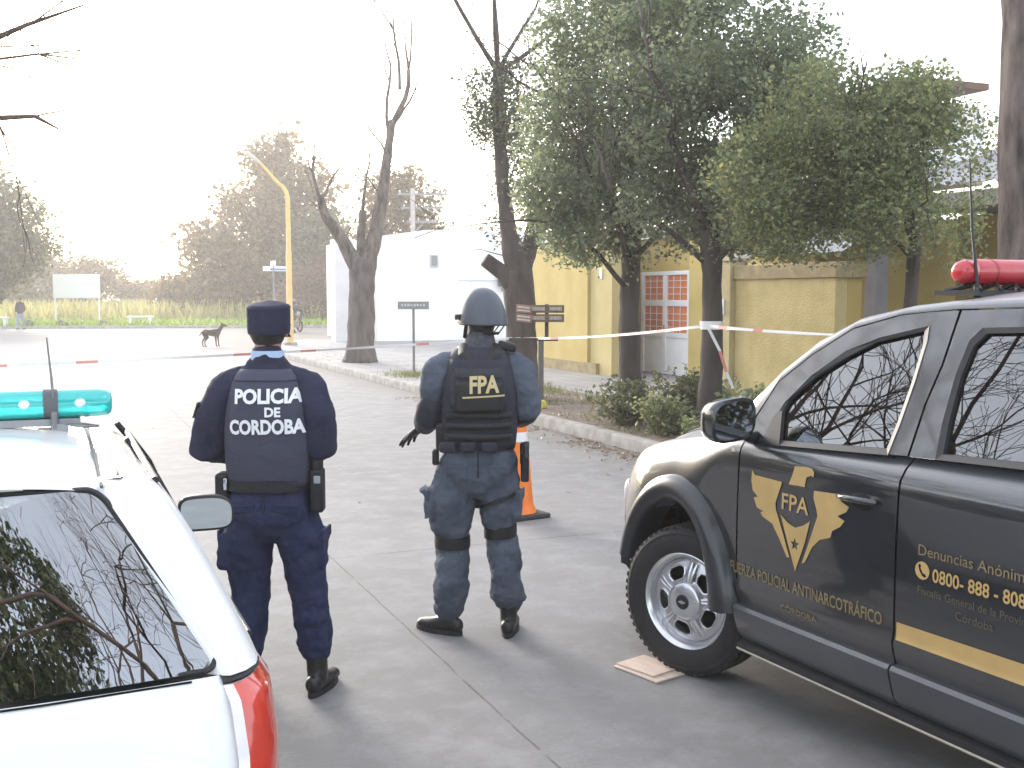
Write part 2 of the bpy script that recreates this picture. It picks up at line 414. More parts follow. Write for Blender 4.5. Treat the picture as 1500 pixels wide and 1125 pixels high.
# the yellow house along the pavement: street wall, recessed door, porch, roof
yh = empty('yellow_house', (10.9, 20, .14), 0, 'yellow rendered house with white double door behind the street trees', 'house')
def hb(*boxes):
    b = MB()
    for x0, x1, y0, y1, z0, z1 in boxes: b.box(((x0 + x1) / 2 - 10.9, (y0 + y1) / 2 - 20, (z0 + z1) / 2 - .14), (x1 - x0, y1 - y0, z1 - z0))
    return b
hb((10.90, 11.35, 21.45, 25.0, .1, 3.10)).build('wall', M_yel, yh, bevel=.01)
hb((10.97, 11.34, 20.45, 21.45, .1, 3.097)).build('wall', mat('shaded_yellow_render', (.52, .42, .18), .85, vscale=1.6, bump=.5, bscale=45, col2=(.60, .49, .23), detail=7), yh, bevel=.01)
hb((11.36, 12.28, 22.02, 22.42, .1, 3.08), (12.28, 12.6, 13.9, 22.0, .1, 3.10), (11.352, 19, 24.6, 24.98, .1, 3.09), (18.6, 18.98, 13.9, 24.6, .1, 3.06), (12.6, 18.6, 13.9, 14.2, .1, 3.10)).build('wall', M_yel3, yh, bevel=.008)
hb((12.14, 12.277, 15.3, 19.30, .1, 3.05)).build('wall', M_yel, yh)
hb((10.88, 10.97, 21.0, 25.02, .14, .38)).build('plinth', M_brn, yh, bevel=.006)
# door set in the recess
dr = hb((12.20, 12.277, 19.350, 19.470, .16, 2.36), (12.20, 12.277, 21.250, 21.380, .16, 2.36), (12.20, 12.277, 19.470, 21.250, 2.28, 2.36), (12.19, 12.277, 20.290, 20.430, .16, 2.28), (12.205, 12.277, 19.470, 20.290, 1.62, 1.75), (12.205, 12.277, 20.430, 21.250, 1.62, 1.75), (12.205, 12.277, 19.470, 20.290, .95, 1.06), (12.205, 12.277, 20.430, 21.250, .95, 1.06)).build('door', M_frame, yh, bevel=.008)
hb((12.225, 12.272, 19.472, 20.288, .16, .948), (12.225, 12.272, 20.432, 21.248, .16, .948)).build('panel', M_white, dr, bevel=.004)
hb((12.245, 12.27, 19.472, 20.288, 1.062, 1.618), (12.245, 12.27, 20.432, 21.248, 1.062, 1.618)).build('curtain', M_curt, dr)
hb((12.245, 12.27, 19.472, 20.288, 1.752, 2.278), (12.245, 12.27, 20.432, 21.248, 1.752, 2.278)).build('curtain', M_curt, dr)
g = MB()
for y0 in (19.490, 20.450):
    for zz in (1.18, 1.32, 1.46, 1.88, 2.02, 2.16): g.box((12.222 - 10.9, y0 + .39 - 20, zz - .14), (.012, .80, .012))
    for k in range(1, 3): g.box((12.222 - 10.9, y0 + .27 * k - 20, 1.66 - .14), (.0119, .012, 1.2))
g.build('grille', M_frame, dr)
hb((12.17, 12.20, 20.330, 20.360, 1.08, 1.22)).build('handle', M_grey, dr, bevel=.004)
hb((11.20, 11.36, 20.30, 20.44, .14, 3.07)).build('pillar', mat('white_pillar_paint', (.72, .72, .78), .5, var=.05), yh, bevel=.01)
hb((10.943, 10.968, 20.86, 20.99, 2.2, 2.42)).build('plaque', M_white, yh, bevel=.004)
# porch at the right with deep eave, its column, its roof
hb((11.97, 12.22, 13.6, 13.85, .1, 3.1)).build('column', M_lil, yh, bevel=.01)
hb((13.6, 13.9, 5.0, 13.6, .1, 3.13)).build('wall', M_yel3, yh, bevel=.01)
hb((13.56, 13.598, 9.5, 10.9, .5, 2.6)).build('window', M_dark, yh)
hb((12.05, 12.13, 3.0, 26, 3.10, 3.33)).build('fascia', M_fascia, yh, bevel=.006)
hb((12.14, 13.9, 5, 13.2, 3.14, 3.18)).build('soffit', M_fascia, yh)
b = MB(); corr(b, (11.95 - 10.9, 3 - 20, 3.30), (11.95 - 10.9, 26.3 - 20, 3.30), (17.4 - 10.9, 3 - 20, 4.6), 156, .03)
b.build('roof', M_sheet, yh, smooth=0, solid=.012)
hb((14.7, 16.2, 15.6, 18.2, 3.9, 5.35)).build('tower', M_wht2, yh, bevel=.01)
hb((13.9, 15.6, 14.95, 18.6, 5.50, 5.62)).build('tower_roof', mat('brown_canopy', (.15, .085, .06), .7, var=.2), yh, bevel=.01)
hb((14.75, 14.80, 15.1, 15.15, 3.9, 5.498)).build('tower_post', M_fascia, yh)

# garden wall before the porch, with its gate pillar and plaque
gw = empty('garden_wall', (10.9, 14.5, .14), 0, 'weathered yellow garden wall with dark cap course beside the shrubs', 'wall')
def gb(*boxes):
    b = MB()
    for x0, x1, y0, y1, z0, z1 in boxes: b.box(((x0 + x1) / 2 - 10.9, (y0 + y1) / 2 - 14.5, (z0 + z1) / 2 - .14), (x1 - x0, y1 - y0, z1 - z0))
    return b
gb((10.90, 11.12, 13.25, 15.86, .1, 2.12)).build('wall', M_yel2, gw, bevel=.008)
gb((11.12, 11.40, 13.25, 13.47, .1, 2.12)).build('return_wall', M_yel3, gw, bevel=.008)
gb((10.86, 11.16, 13.19, 15.862, 2.12, 2.36), (11.16, 11.45, 13.19, 13.51, 2.12, 2.359)).build('cap', M_brn, gw, bevel=.012)
gb((10.80, 11.16, 15.865, 16.36, .1, 2.44)).build('pillar', mat('pillar_render', (.40, .33, .17), .9, vscale=2.4, bump=.8, bscale=30, col2=(.52, .43, .23), detail=9), gw, bevel=.01)
gb((10.77, 11.19, 15.84, 16.39, 2.44, 2.50)).build('pillar_cap', mat('stone_cap', (.45, .40, .32), .8, var=.2), gw, bevel=.01)
gb((10.775, 10.80, 16.02, 16.20, 1.52, 1.79)).build('plaque', M_white, gw, bevel=.004)
b = MB(); corr(b, (11.3 - 10.9, 13.6 - 14.5, 2.40), (11.3 - 10.9, 16.6 - 14.5, 2.40), (12.2 - 10.9, 13.6 - 14.5, 2.85), 40, .018)
b.build('lean_to_roof', mat('lilac_sheet', (.34, .335, .35), .75, var=.1), gw, smooth=0, solid=.01)

# white building at the corner
wb = empty('white_building', (10.2, 40, .14), 0, 'overexposed white corner building with flat roof and small window', 'building')
def wbx(*boxes):
    b = MB()
    for x0, x1, y0, y1, z0, z1 in boxes: b.box(((x0 + x1) / 2 - 10.2, (y0 + y1) / 2 - 40, (z0 + z1) / 2 - .14), (x1 - x0, y1 - y0, z1 - z0))
    return b
wbx((11.2, 27, 39.2, 47, .1, 4.0)).build('wall', M_wht2, wb, bevel=.02)
b = MB(); b.prism([(11.2 - 10.2, 3.86), (13.2 - 10.2, 4.15), (27 - 10.2, 4.2), (27 - 10.2, 3.86)], 39.19 - 40, 47.01 - 40, fn=lambda u, v, h: (u, h, v)); b.build('parapet', M_wht2, wb, bevel=.02)
wbx((9.75, 10.45, 39.6, 40.3, .1, 3.9)).build('pillar', mat('corner_pillar_render', (.66, .64, .64), .8, var=.08, vscale=1.5), wb, bevel=.02)
wbx((10.45, 11.198, 39.95, 40.25, .1, 3.4)).build('side_wall', M_wht2, wb)
wn_ = wbx((13.28, 13.62, 39.15, 39.199, 2.9, 3.38)).build('window', mat('window_frame_grey', (.55, .55, .56), .5), wb, bevel=.01)
wbx((13.33, 13.57, 39.14, 39.152, 2.95, 3.33)).build('pane', mat('window_pane', (.20, .21, .23), .15), wn_)
fl = wbx((16.0, 16.55, 38.92, 39.14, 2.2, 2.62)).build('floodlight', M_blackp, wb, bevel=.03)
wbx((16.2, 16.35, 39.0, 39.199, 2.0, 2.2)).build('bracket', M_grey, fl)
bk = MB()
for q in ((16.75, 17.3, 39.05, 39.199, 3.12, 3.20), (16.84, 16.91, 39.05, 39.199, 2.95, 3.118), (17.12, 17.19, 39.05, 39.199, 2.95, 3.118)):
    bk.box(((q[0] + q[1]) / 2 - 10.2, (q[2] + q[3]) / 2 - 40, (q[4] + q[5]) / 2 - .14), (q[1] - q[0], q[3] - q[2], q[5] - q[4]))
bk.build('bracket', M_grey, wb)
wbx((16.42, 16.62, 39.1, 39.199, 2.74, 2.92)).build('lamp', mat('pale_lamp', (.6, .6, .6), .4), wb, bevel=.03)
wbx((14.4, 18.0, 39.17, 39.198, 2.40, 2.43)).build('conduit', mat('conduit_grey', (.55, .55, .56), .6), wb)
mb_ = wbx((14.95, 15.42, 39.08, 39.199, .16, .80)).build('meter_box', mat('meter_box_grey', (.62, .63, .65), .5), wb, bevel=.01)
wbx((14.97, 15.12, 39.06, 39.079, .2, .78)).build('door', mat('meter_door', (.28, .27, .27), .5), mb_)
# ================================================================== TREES AND PLANTS
def bark(name, c1, c2, sc_=5):
    return mat(name, c1, .92, vscale=sc_, bump=1.0, bscale=14, col2=c2, detail=9, stretch=(1, 1, .28))
M_bark = bark('dark_bark', (.035, .026, .024), (.095, .075, .066))
M_bark2 = bark('grey_bark', (.052, .042, .04), (.15, .125, .115), 7)
M_bark3 = bark('twig_bark', (.07, .048, .042), (.14, .10, .09))
M_bark4 = bark('rough_brown_bark', (.035, .026, .022), (.20, .16, .14), 9)
M_leafE = leaf_mat('evergreen_leaf', (.100, .128, .086), (.165, .195, .122), (.26, .27, .155), .46)
M_leafD = leaf_mat('dark_evergreen_leaf', (.045, .062, .036), (.075, .096, .05), (.14, .15, .065), .22)
M_leafY = leaf_mat('yellowing_leaf', (.112, .138, .080), (.186, .212, .110), (.34, .33, .15), .46)
M_leafB = leaf_mat('autumn_leaf', (.08, .055, .03), (.15, .10, .045), (.20, .15, .05), .3)
M_leafG = leaf_mat('grey_green_leaf', (.06, .075, .04), (.10, .115, .06), (.17, .16, .08), .4)

def leaves(b, c, n, s, spread, rng, flat=.75):
    """a spray of n leaves round c"""
    c = Vector(c)
    for _ in range(n):
        p = c + Vector((rng.gauss(0, spread), rng.gauss(0, spread), rng.gauss(0, spread * flat)))
        d = Vector((rng.gauss(0, 1), rng.gauss(0, 1), rng.gauss(-.25, .7))); d.normalize()
        q = d.cross(Vector((rng.gauss(0, 1), rng.gauss(0, 1), rng.gauss(0, 1)))); q.normalize()
        L = s * rng.uniform(.45, 1.5); w_ = L * rng.uniform(.26, .42); n_ = d.cross(q) * (L * .14)
        b.poly([p - d * L * .5, p + q * w_ + n_, p + d * L * .5, p - q * w_ + n_])

def crown(b, blobs, dens, s, rng, per=7, hollow=.45, seed=0):
    """sprays through ellipsoid blobs, thinned by noise so that gaps open"""
    for (cx, cy_, cz, rx, ry, rz) in blobs:
        k = int(dens * (rx * ry + ry * rz + rx * rz) / 3)
        for _ in range(k):
            d = Vector((rng.gauss(0, 1), rng.gauss(0, 1), rng.gauss(0, 1))).normalized()
            r = hollow + (1.03 - hollow) * rng.random() ** .55
            r *= 1 + .28 * mnoise.noise(d * 2.1 + Vector((cx * 3 + seed, cz, cy_)))
            p = Vector((cx + d.x * rx * r, cy_ + d.y * ry * r, cz + d.z * rz * r))
            if mnoise.noise(p * 1.15 + Vector((seed, 0, 0))) < -.15 + rng.uniform(-.12, .12): continue
            leaves(b, p, rng.randint(per - 3, per + 3), s, s * 1.35, rng)

def limbwood(b, p, d, L, r, depth, rng, spread=.55, up=.12, n=7, kids=(2, 3), shrink=.72, minr=.004, wob=.18, tips=None):
    """recursive branch"""
    p = Vector(p); d = Vector(d).normalized(); segs = 4 if depth > 1 else 3
    pts = [p.copy()]; rad = [r]; r1 = max(minr, r * (.62 if depth > 0 else .3))
    dd = d.copy()
    for i in range(segs):
        dd = (dd + Vector((rng.gauss(0, wob), rng.gauss(0, wob), rng.gauss(0, wob) + up * .5))).normalized()
        p = p + dd * (L / segs); pts.append(p.copy()); rad.append(r + (r1 - r) * (i + 1) / segs)
    b.tube(pts, rad, n if depth > 2 else (5 if depth > 0 else 3))
    if tips is not None and depth <= 1: tips.append(p.copy())
    if depth == 0: return
    for k in range(rng.randint(*kids)):
        t = Vector((rng.gauss(0, 1), rng.gauss(0, 1), rng.gauss(0, .8))); t = (t - dd * t.dot(dd)).normalized()
        nd = (dd + t * rng.uniform(spread * .6, spread * 1.4)).normalized()
        i = rng.choice(range(max(1, segs - 1), segs + 1)) if k else segs
        limbwood(b, pts[i], nd, L * shrink * rng.uniform(.75, 1.15), rad[i] * (.8 if k == 0 else .62), depth - 1, rng, spread, up, n, kids, shrink, minr, wob, tips)

def trunk_mb(path, rad, n=14, seed=0, knob=.08):
    b = MB(); pts = [Vector(p) for p in path]
    P_, Q = [], []
    for i in range(len(pts) - 1):
        for k in range(5):
            t = k / 5; P_.append(pts[i].lerp(pts[i + 1], t)); Q.append(rad[i] + (rad[i + 1] - rad[i]) * t)
    P_.append(pts[-1]); Q.append(rad[-1])
    b.tube(P_, Q, n)
    for i, v in enumerate(b.v):
        q = Vector(v); ax = min(P_, key=lambda a: (a - q).length_squared); dd = q - ax
        b.v[i] = tuple(ax + dd * (1 + knob * mnoise.noise(q * 3.5 + Vector((seed, 0, 0))) * 2 + .05 * mnoise.noise(q * 11)))
    return b

def tree(name, loc, label, tpath, trad, wood, blobs, dens, leafs, mt, ml, seed, group=None, per=7, hollow=.45, knob=.08):
    rng = random.Random(seed); t = empty(name, loc, 0, label, 'tree', group)
    trunk_mb(tpath, trad, seed=seed, knob=knob).build('trunk', mt, t, smooth=180)
    if wood:
        b = MB()
        for (p, d, L, r, dep, kw) in wood: limbwood(b, p, d, L, r, dep, rng, **kw)
        b.build('branches', mt if len(wood) < 30 else M_bark3, t, smooth=180)
    if blobs:
        b = MB(); crown(b, blobs, dens, leafs, rng, per, hollow, seed)
        b.build('crown', ml, t, smooth=0, recalc=False)
    return t
K = dict
# --- the three evergreens on the verge
tree('evergreen_tree', (7.3, 13.1, .12), 'leafy evergreen street tree on the verge, its trunk before the white door',
     [(0, 0, 0), (.02, 0, .6), (.0, .02, 1.4), (.03, .03, 2.2), (.06, 0, 2.9)], [.20, .15, .135, .13, .12],
     [((.03, 0, 1.75), (-.9, -.2, .8), 1.5, .04, 3, K(spread=.6)), ((.03, 0, 2.2), (.4, -.3, .9), 1.5, .04, 3, K()), ((.05, 0, 2.8), (.1, .2, 1), 1.7, .065, 4, K()), ((.05, 0, 2.5), (-.5, .5, .9), 1.5, .04, 3, K()), ((.0, 0, 2.0), (-.6, -.8, .8), 1.3, .05, 3, K())],
     [(-.62, -.1, 3.0, .95, 1.05, .80), (-.55, 0, 3.95, 1.0, 1.2, .9), (.25, -.2, 3.1, 1.05, 1.15, .85), (.1, .1, 4.4, 1.2, 1.3, 1.0), (-.25, .2, 5.25, 1.0, 1.1, .8), (.6, 0, 5.4, 1.05, 1.15, .85), (-1.15, -.2, 3.1, .5, .6, .5), (-.85, -.35, 2.5, .5, .55, .36), (-.1, -.4, 2.42, .45, .5, .32), (.4, .2, 6.1, .75, .85, .5)],
     1600, .062, M_bark, M_leafE, 11, 'evergreen street trees on the verge')
tree('evergreen_tree', (7.3, 11.1, .12), 'leafy evergreen street tree on the verge with barrier tape tied round its trunk',
     [(0, 0, 0), (.0, 0, .6), (.02, .0, 1.3), (.0, .0, 2.0), (-.02, .05, 2.5)], [.19, .14, .125, .12, .13],
     [((.0, 0, 2.05), (-.7, .2, .9), 1.4, .042, 3, K()), ((-.02, 0, 2.4), (.8, -.1, .8), 1.5, .04, 3, K()), ((-.02, .05, 2.5), (.05, .1, 1), 1.6, .065, 4, K()), ((-.02, .05, 2.3), (.3, .8, .8), 1.3, .04, 3, K()), ((0, 0, 2.1), (.2, -.8, .8), 1.2, .05, 3, K())],
     [(-.25, 0, 2.95, .9, .95, .68), (.70, 0, 3.0, .95, .95, .75), (.2, 0, 3.8, 1.2, 1.15, .85), (-.3, .2, 4.6, .95, 1.05, .8), (.55, .1, 4.6, .9, 1.05, .8), (.15, .1, 5.35, .8, .85, .6), (.45, -.3, 2.45, .45, .45, .28), (1.25, .2, 3.4, .7, .75, .65), (1.5, -.2, 2.85, .5, .55, .45), (1.2, .1, 4.1, .6, .7, .5)],
     1650, .060, M_bark, M_leafE, 12, 'evergreen street trees on the verge')
tree('evergreen_tree', (8.4, 9.0, .12), 'rounded yellowing evergreen with a thin trunk beside the porch, behind the black pickup',
     [(0, 0, 0), (.02, 0, .8), (0, .02, 1.6), (.03, 0, 2.3)], [.10, .08, .07, .07],
     [((.02, 0, 2.1), (-.6, .2, 1.0), .7, .028, 3, K()), ((.03, 0, 2.2), (.5, .3, .8), .9, .045, 3, K()), ((.03, 0, 2.3), (0, .1, 1), 1.0, .05, 3, K()), ((0, 0, 1.9), (-.1, -.7, .7), .8, .035, 3, K())],
     [(-.30, 0, 2.55, .85, .8, .55), (.15, 0, 3.05, .75, .75, .7), (-.35, .1, 3.4, .75, .75, .65), (-.85, .15, 2.95, .65, .7, .6), (.25, .0, 2.45, .55, .5, .45), (-.95, .2, 2.45, .6, .6, .45), (-.05, .1, 3.75, .5, .5, .38), (-.95, .3, 3.6, .6, .65, .6), (-1.45, .5, 3.0, .6, .65, .6), (-1.3, .5, 2.5, .5, .5, .4)],
     2300, .047, M_bark, M_leafY, 13, 'evergreen street trees on the verge')
# --- the pollarded trunk with sprouts beside the soldier, lopped stub to its left
rng = random.Random(21)
t = empty('street_tree', (7.3, 16.8, .12), 0, 'thick dark pollarded trunk with lopped stub and leafy sprouts behind the armoured officer', 'tree')
trunk_mb([(.03, 0, 0), (.02, 0, .35), (0, 0, 1.2), (-.02, 0, 1.75), (-.04, 0, 2.15)], [.36, .29, .255, .265, .24], seed=3, knob=.07).build('trunk', M_bark, t, smooth=180)
b = trunk_mb([(-.06, 0, 1.75), (-.30, .05, 2.1), (-.62, .1, 2.32)], [.17, .13, .115], seed=4)
v2 = trunk_mb([(-.04, 0, 2.0), (-.22, 0, 2.7), (-.34, 0, 3.6), (-.40, 0, 4.6), (-.42, 0, 5.5)], [.22, .14, .11, .10, .085], seed=5)
o = len(b.v); b.v += v2.v; [b.addf(tuple(i + o for i in f)) for f in v2.f]
v2 = trunk_mb([(-.04, 0, 2.0), (.18, .1, 2.5), (.40, .3, 3.2)], [.19, .13, .09], seed=6)
o = len(b.v); b.v += v2.v; [b.addf(tuple(i + o for i in f)) for f in v2.f]
for d, L in (((-.75, .1, 1.15), 2.4), ((-.22, 0, 1.3), 2.3), ((.08, .1, 1.3), 2.6), ((.55, .2, .9), 1.7), ((.8, 0, .5), 1.6)):
    limbwood(b, (-.42, 0, 5.35), d, L, .042, 2, rng, spread=.22, up=.08, kids=(1, 2), wob=.06, shrink=.6)
for k in range(26):
    z = rng.uniform(2.2, 5.4); x = -.1 - .1 * (z - 2.1)
    limbwood(b, (x, 0, z), (rng.gauss(0, 1), rng.gauss(0, 1), .8), rng.uniform(.35, .8), .012, 1, rng, kids=(1, 2))
b.build('branches', M_bark, t, smooth=180)
b = MB(); crown(b, [(-.42, 0, 4.95, .62, .6, .62), (-.55, -.1, 4.5, .45, .45, .42), (.1, .1, 2.9, .55, .55, .5), (.0, .1, 3.6, .45, .45, .55), (.25, .2, 4.4, .5, .5, .6), (.3, .2, 5.3, .5, .55, .5)], 1000, .06, rng, 6, .3, 5)
b.build('crown', M_leafD, t, smooth=0, recalc=False)
# --- pruned tree near the corner
rng = random.Random(31)
t = empty('street_tree', (7.35, 27.3, .12), 0, 'pruned street tree with forked reddish limbs in front of the white building', 'tree')
trunk_mb([(0, 0, 0), (.02, 0, .5), (.06, 0, 1.6), (.08, 0, 2.3), (.1, 0, 2.65)], [.46, .36, .33, .33, .26], seed=8, knob=.06).build('trunk', M_bark2, t, smooth=180)
b = MB()
def addt(p, r, s_):
    q = trunk_mb(p, r, seed=s_, n=10); o = len(b.v); b.v += q.v; [b.addf(tuple(i + o for i in f)) for f in q.f]
addt([(.06, 0, 1.9), (-.05, 0, 2.45), (-.38, .1, 3.1), (-.78, .2, 3.7), (-.95, .2, 4.25)], [.24, .22, .16, .125, .10], 1)
addt([(.08, 0, 1.9), (.2, 0, 2.5), (.42, 0, 3.2), (.62, 0, 4.2), (.78, 0, 5.3), (.95, .1, 6.2)], [.26, .25, .19, .155, .12, .09], 2)
addt([(.1, .05, 2.6), (.12, .2, 3.2), (.2, .3, 3.9)], [.15, .12, .09], 3)
for p, d, L, r, dep in (((-.95, .2, 4.2), (-.4, 0, 1), .8, .05, 2), ((-.9, .2, 4.1), (.5, .2, 1), .9, .04, 2), ((.95, .1, 6.1), (.35, 0, 1), 1.5, .08, 3), ((.85, .1, 5.8), (-.2, .1, 1), 2.0, .05, 3), ((.95, .1, 6.1), (.7, 0, .8), 1.0, .04, 2), ((.2, .3, 3.9), (0, .2, 1), 1.1, .05, 2), ((.7, 0, 4.8), (.7, .3, .6), .7, .025, 2), ((1.15, .1, 7.0), (.1, 0, 1), 1.5, .045, 3), ((.6, 0, 4.2), (-.5, .3, .8), .8, .025, 3), ((.35, 0, 3.1), (.8, -.2, .7), .7, .02, 3), ((-.6, .1, 3.5), (-.8, -.2, .6), .7, .022, 3), ((-.4, .1, 3.1), (.6, -.4, .9), .8, .022, 3), ((.8, 0, 5.2), (-.6, -.3, .9), 1.0, .03, 3), ((.2, .2, 3.6), (.5, -.5, 1), .9, .02, 3)):
    limbwood(b, p, d, L, r, dep, rng, spread=.4, kids=(1, 3), wob=.12)
b.build('branches', M_bark4, t, smooth=180)
# --- big trunk at the right edge
rng = random.Random(41)
t = empty('street_tree', (7.42, 6.6, .12), 0, 'big rough brown trunk at the right edge behind the pickup', 'tree')
trunk_mb([(.05, 0, 0), (.03, 0, .6), (0, 0, 1.6), (-.04, 0, 2.8), (-.10, 0, 4.2), (-.2, 0, 5.6)], [.40, .30, .26, .25, .24, .23], seed=9, knob=.07, n=22).build('trunk', M_bark4, t, smooth=180)
b = MB()
for d in ((-.4, -.9, 1), (.8, .2, 1), (.2, .9, 1), (-.1, -.2, 1)):
    limbwood(b, (-.2, 0, 5.5), d, 2.4, .11, 5, rng, spread=.55, kids=(2, 3))
b.build('branches', M_bark3, t, smooth=180)
# --- bare tree on the left, its twigs reach into the frame and mirror in the pickup's windows
def bare_tree(loc, label, seed, h, r, L, n=5, lean=(0, 0), depth=6, group=None, dirs=None, kids=(2, 3)):
    rng = random.Random(seed); t = empty('bare_tree', loc, 0, label, 'tree', group)
    trunk_mb([(0, 0, 0), (.02, 0, .5), (lean[0] * .5, lean[1] * .5, h * .6), (lean[0], lean[1], h)], [r * 1.5, r * 1.12, r, r * .95], seed=seed).build('trunk', M_bark, t, smooth=180)
    b = MB()
    for k in range(n):
        a = 2 * math.pi * k / n + rng.uniform(-.3, .3)
        d = (math.cos(a), math.sin(a), rng.uniform(.45, 1.0))
        if dirs and k < len(dirs): d = dirs[k]
        limbwood(b, (lean[0], lean[1], h * rng.uniform(.85, 1)), d, L * rng.uniform(.85, 1.15), r * .5, depth, rng, spread=.62, up=.07, kids=kids, shrink=.74, minr=.0045, wob=.15)
    b.build('branches', M_bark3, t, smooth=180)
    return t
bt = bare_tree((-5.0, 12.4, .14), 'bare leafless street tree left of the road, its twigs reaching in at the upper left', 51, 2.8, .24, 2.5, 9, depth=5, kids=(3, 3), dirs=[(1, -.1, .95), (.9, .5, 1.0), (.6, -.7, .7)])
b = MB(); rng = random.Random(77)
def reach(pts, r0, r1, twigs):
    P_ = [Vector(p) + Vector((1.0, -.4, 0)) * (.0 if i == 0 and p[2] < 2 else 1) for i, p in enumerate(pts)]; n = len(P_); b.tube(P_, [r0 + (r1 - r0) * i / (n - 1) for i in range(n)], 6)
    for i, d, L in twigs: limbwood(b, P_[i], d, L, .010, 2, rng, spread=.4, kids=(1, 3), shrink=.66, up=.0, wob=.12, minr=.003)
reach([(.1, 0, 1.9), (1.2, .8, 3.0), (2.62, .5, 3.86), (3.5, 0, 4.15), (3.9, -.4, 4.28), (4.4, -.8, 4.42)], .075, .008, [(3, (1, -.2, -.1), .7), (4, (1, -.3, .5), .5), (2, (.8, -.4, .5), .9)])
reach([(2.62, .5, 3.86), (3.5, -.2, 3.95), (4.0, -.6, 3.98), (4.42, -1.09, 3.86)], .02, .006, [(1, (1, -.2, -.15), .6), (2, (1, -.3, .2), .45), (2, (.9, -.2, -.4), .5)])
reach([(.1, 0, 1.9), (1.4, .7, 2.6), (2.66, .68, 3.1), (3.6, -.2, 3.42), (3.95, -.6, 3.40), (4.15, -.85, 3.26)], .07, .009, [(3, (.5, -.2, -.9), .55), (4, (1, -.3, .3), .4), (3, (.3, -.1, -1), .8), (2, (.9, -.3, -.2), .7)])
b.build('branches', M_bark3, bt, smooth=180)
bare_tree((-4.6, 5.6, .14), 'bare leafless street tree left of the road abreast of the white car', 52, 2.6, .2, 2.2, 8, depth=5)
bare_tree((6.9, -7.5, .14), 'bare leafless street tree behind the photographer on the right verge', 53, 3.4, .24, 2.7, 9, lean=(-2.6, .6), depth=5, kids=(3, 3))
tree('evergreen_tree', (-2.8, -6.8, .12), 'dense evergreen behind the photographer, mirrored in the rear window of the white car',
     [(0, 0, 0), (0, 0, 1.2), (0, 0, 2.6)], [.28, .2, .17], [((0, 0, 2.2), (.6, .3, 1), 1.6, .08, 3, K()), ((0, 0, 2.5), (-.4, -.5, 1), 1.6, .08, 3, K())],
     [(1.4, 0, 4.6, 2.2, 1.7, 1.7), (2.6, .2, 6.0, 2.0, 1.5, 1.5), (1.4, .3, 7.6, 1.9, 1.2, 1.2), (3.9, -.4, 5.0, 1.3, 1.0, 1.1), (4.0, .2, 6.8, .9, .9, .7)], 520, .12, M_bark, M_leafD, 54)
# --- evergreen mass along the left pavement, outside the picture, mirrored in the pickup's doors and windows
for k, (x, y, h_, lb) in enumerate(((-6.2, 8.5, 3.0, 'broad dark evergreen on the left pavement mirrored in the pickup doors'), (-6.6, 14.5, 3.4, 'second dark evergreen on the left pavement beyond the bare street tree'), (-6.4, 20.5, 3.2, 'dark evergreen on the left pavement farthest down the street'))):
    tree('evergreen_tree', (x, y, .12), lb, [(0, 0, 0), (0, 0, .8), (0, 0, 1.6)], [.2, .15, .12], [((0, 0, 1.5), (.3, .2, 1), 1.0, .06, 2, K())],
         [(0, 0, h_ * .5, 1.6, 2.6, h_ * .42), (0, 1.6, h_ * .45, 1.3, 1.6, h_ * .40), (0, -1.7, h_ * .42, 1.3, 1.6, h_ * .38), (0, .3, h_ * .85, 1.1, 1.5, .6)], 210, .15, M_bark, M_leafD, 90 + k, 'evergreens along the left pavement')
# --- background trees in the haze
def far_tree(name, loc, label, h, w_, seed, ml, dens=60, leafs=.32, group='trees beyond the field', blobs=None, trunkr=.3):
    rng = random.Random(seed)
    if not blobs:
        blobs = []
        for k in range(9):
            a = rng.uniform(0, 6.28); q = rng.random()
            blobs.append((math.cos(a) * w_ * .3 * q, math.sin(a) * w_ * .3 * q, h * rng.uniform(.35, .82), w_ * rng.uniform(.2, .34), w_ * rng.uniform(.2, .34), h * rng.uniform(.13, .24)))
    tree(name, loc, label, [(0, 0, 0), (.1, 0, h * .3), (.2, 0, h * .55)], [trunkr, trunkr * .8, trunkr * .5],
         [((.1, 0, h * .3), (-.7, 0, 1), h * .25, trunkr * .4, 3, K()), ((.2, 0, h * .5), (.3, .2, 1), h * .22, trunkr * .4, 3, K()), ((.1, 0, h * .4), (.7, .3, 1), h * .22, trunkr * .4, 3, K())],
         blobs, dens, leafs, M_bark3, ml, seed, group, 6, .35)
far_tree('far_tree', (15.2, 83, .1), 'tallest hazy autumn tree beyond the field, behind the street lamp', 14, 10, 61, M_leafB, 100, .42,
         blobs=[(.3, 0, 3.4, 4.6, 3.2, 2.6), (-3.2, 0, 3.6, 2.6, 2.4, 2.5), (-4.0, 0, 5.6, 1.9, 2, 1.4), (1.8, 0, 6.2, 3.0, 2.6, 2.2), (-.6, 0, 8.2, 2.6, 2.4, 2.0), (1.3, 0, 10.6, 2.0, 2, 1.6), (3.6, 0, 9.6, 1.6, 1.6, 1.5), (-.2, 0, 11.8, 1.1, 1.1, 1.3), (1.4, 0, 12.9, .9, .9, .9)], trunkr=.45)
far_tree('far_tree', (18.6, 80, .1), 'hazy green tree right of the tallest one, beyond the field', 8, 6, 62, M_leafG, 130, .36,
         blobs=[(0, 0, 5.0, 2.3, 2, 2.2), (-1.5, 0, 3.2, 1.8, 1.8, 1.7), (1.2, 0, 3.4, 1.9, 1.8, 1.8), (.4, 0, 6.8, 1.4, 1.3, 1.2)])
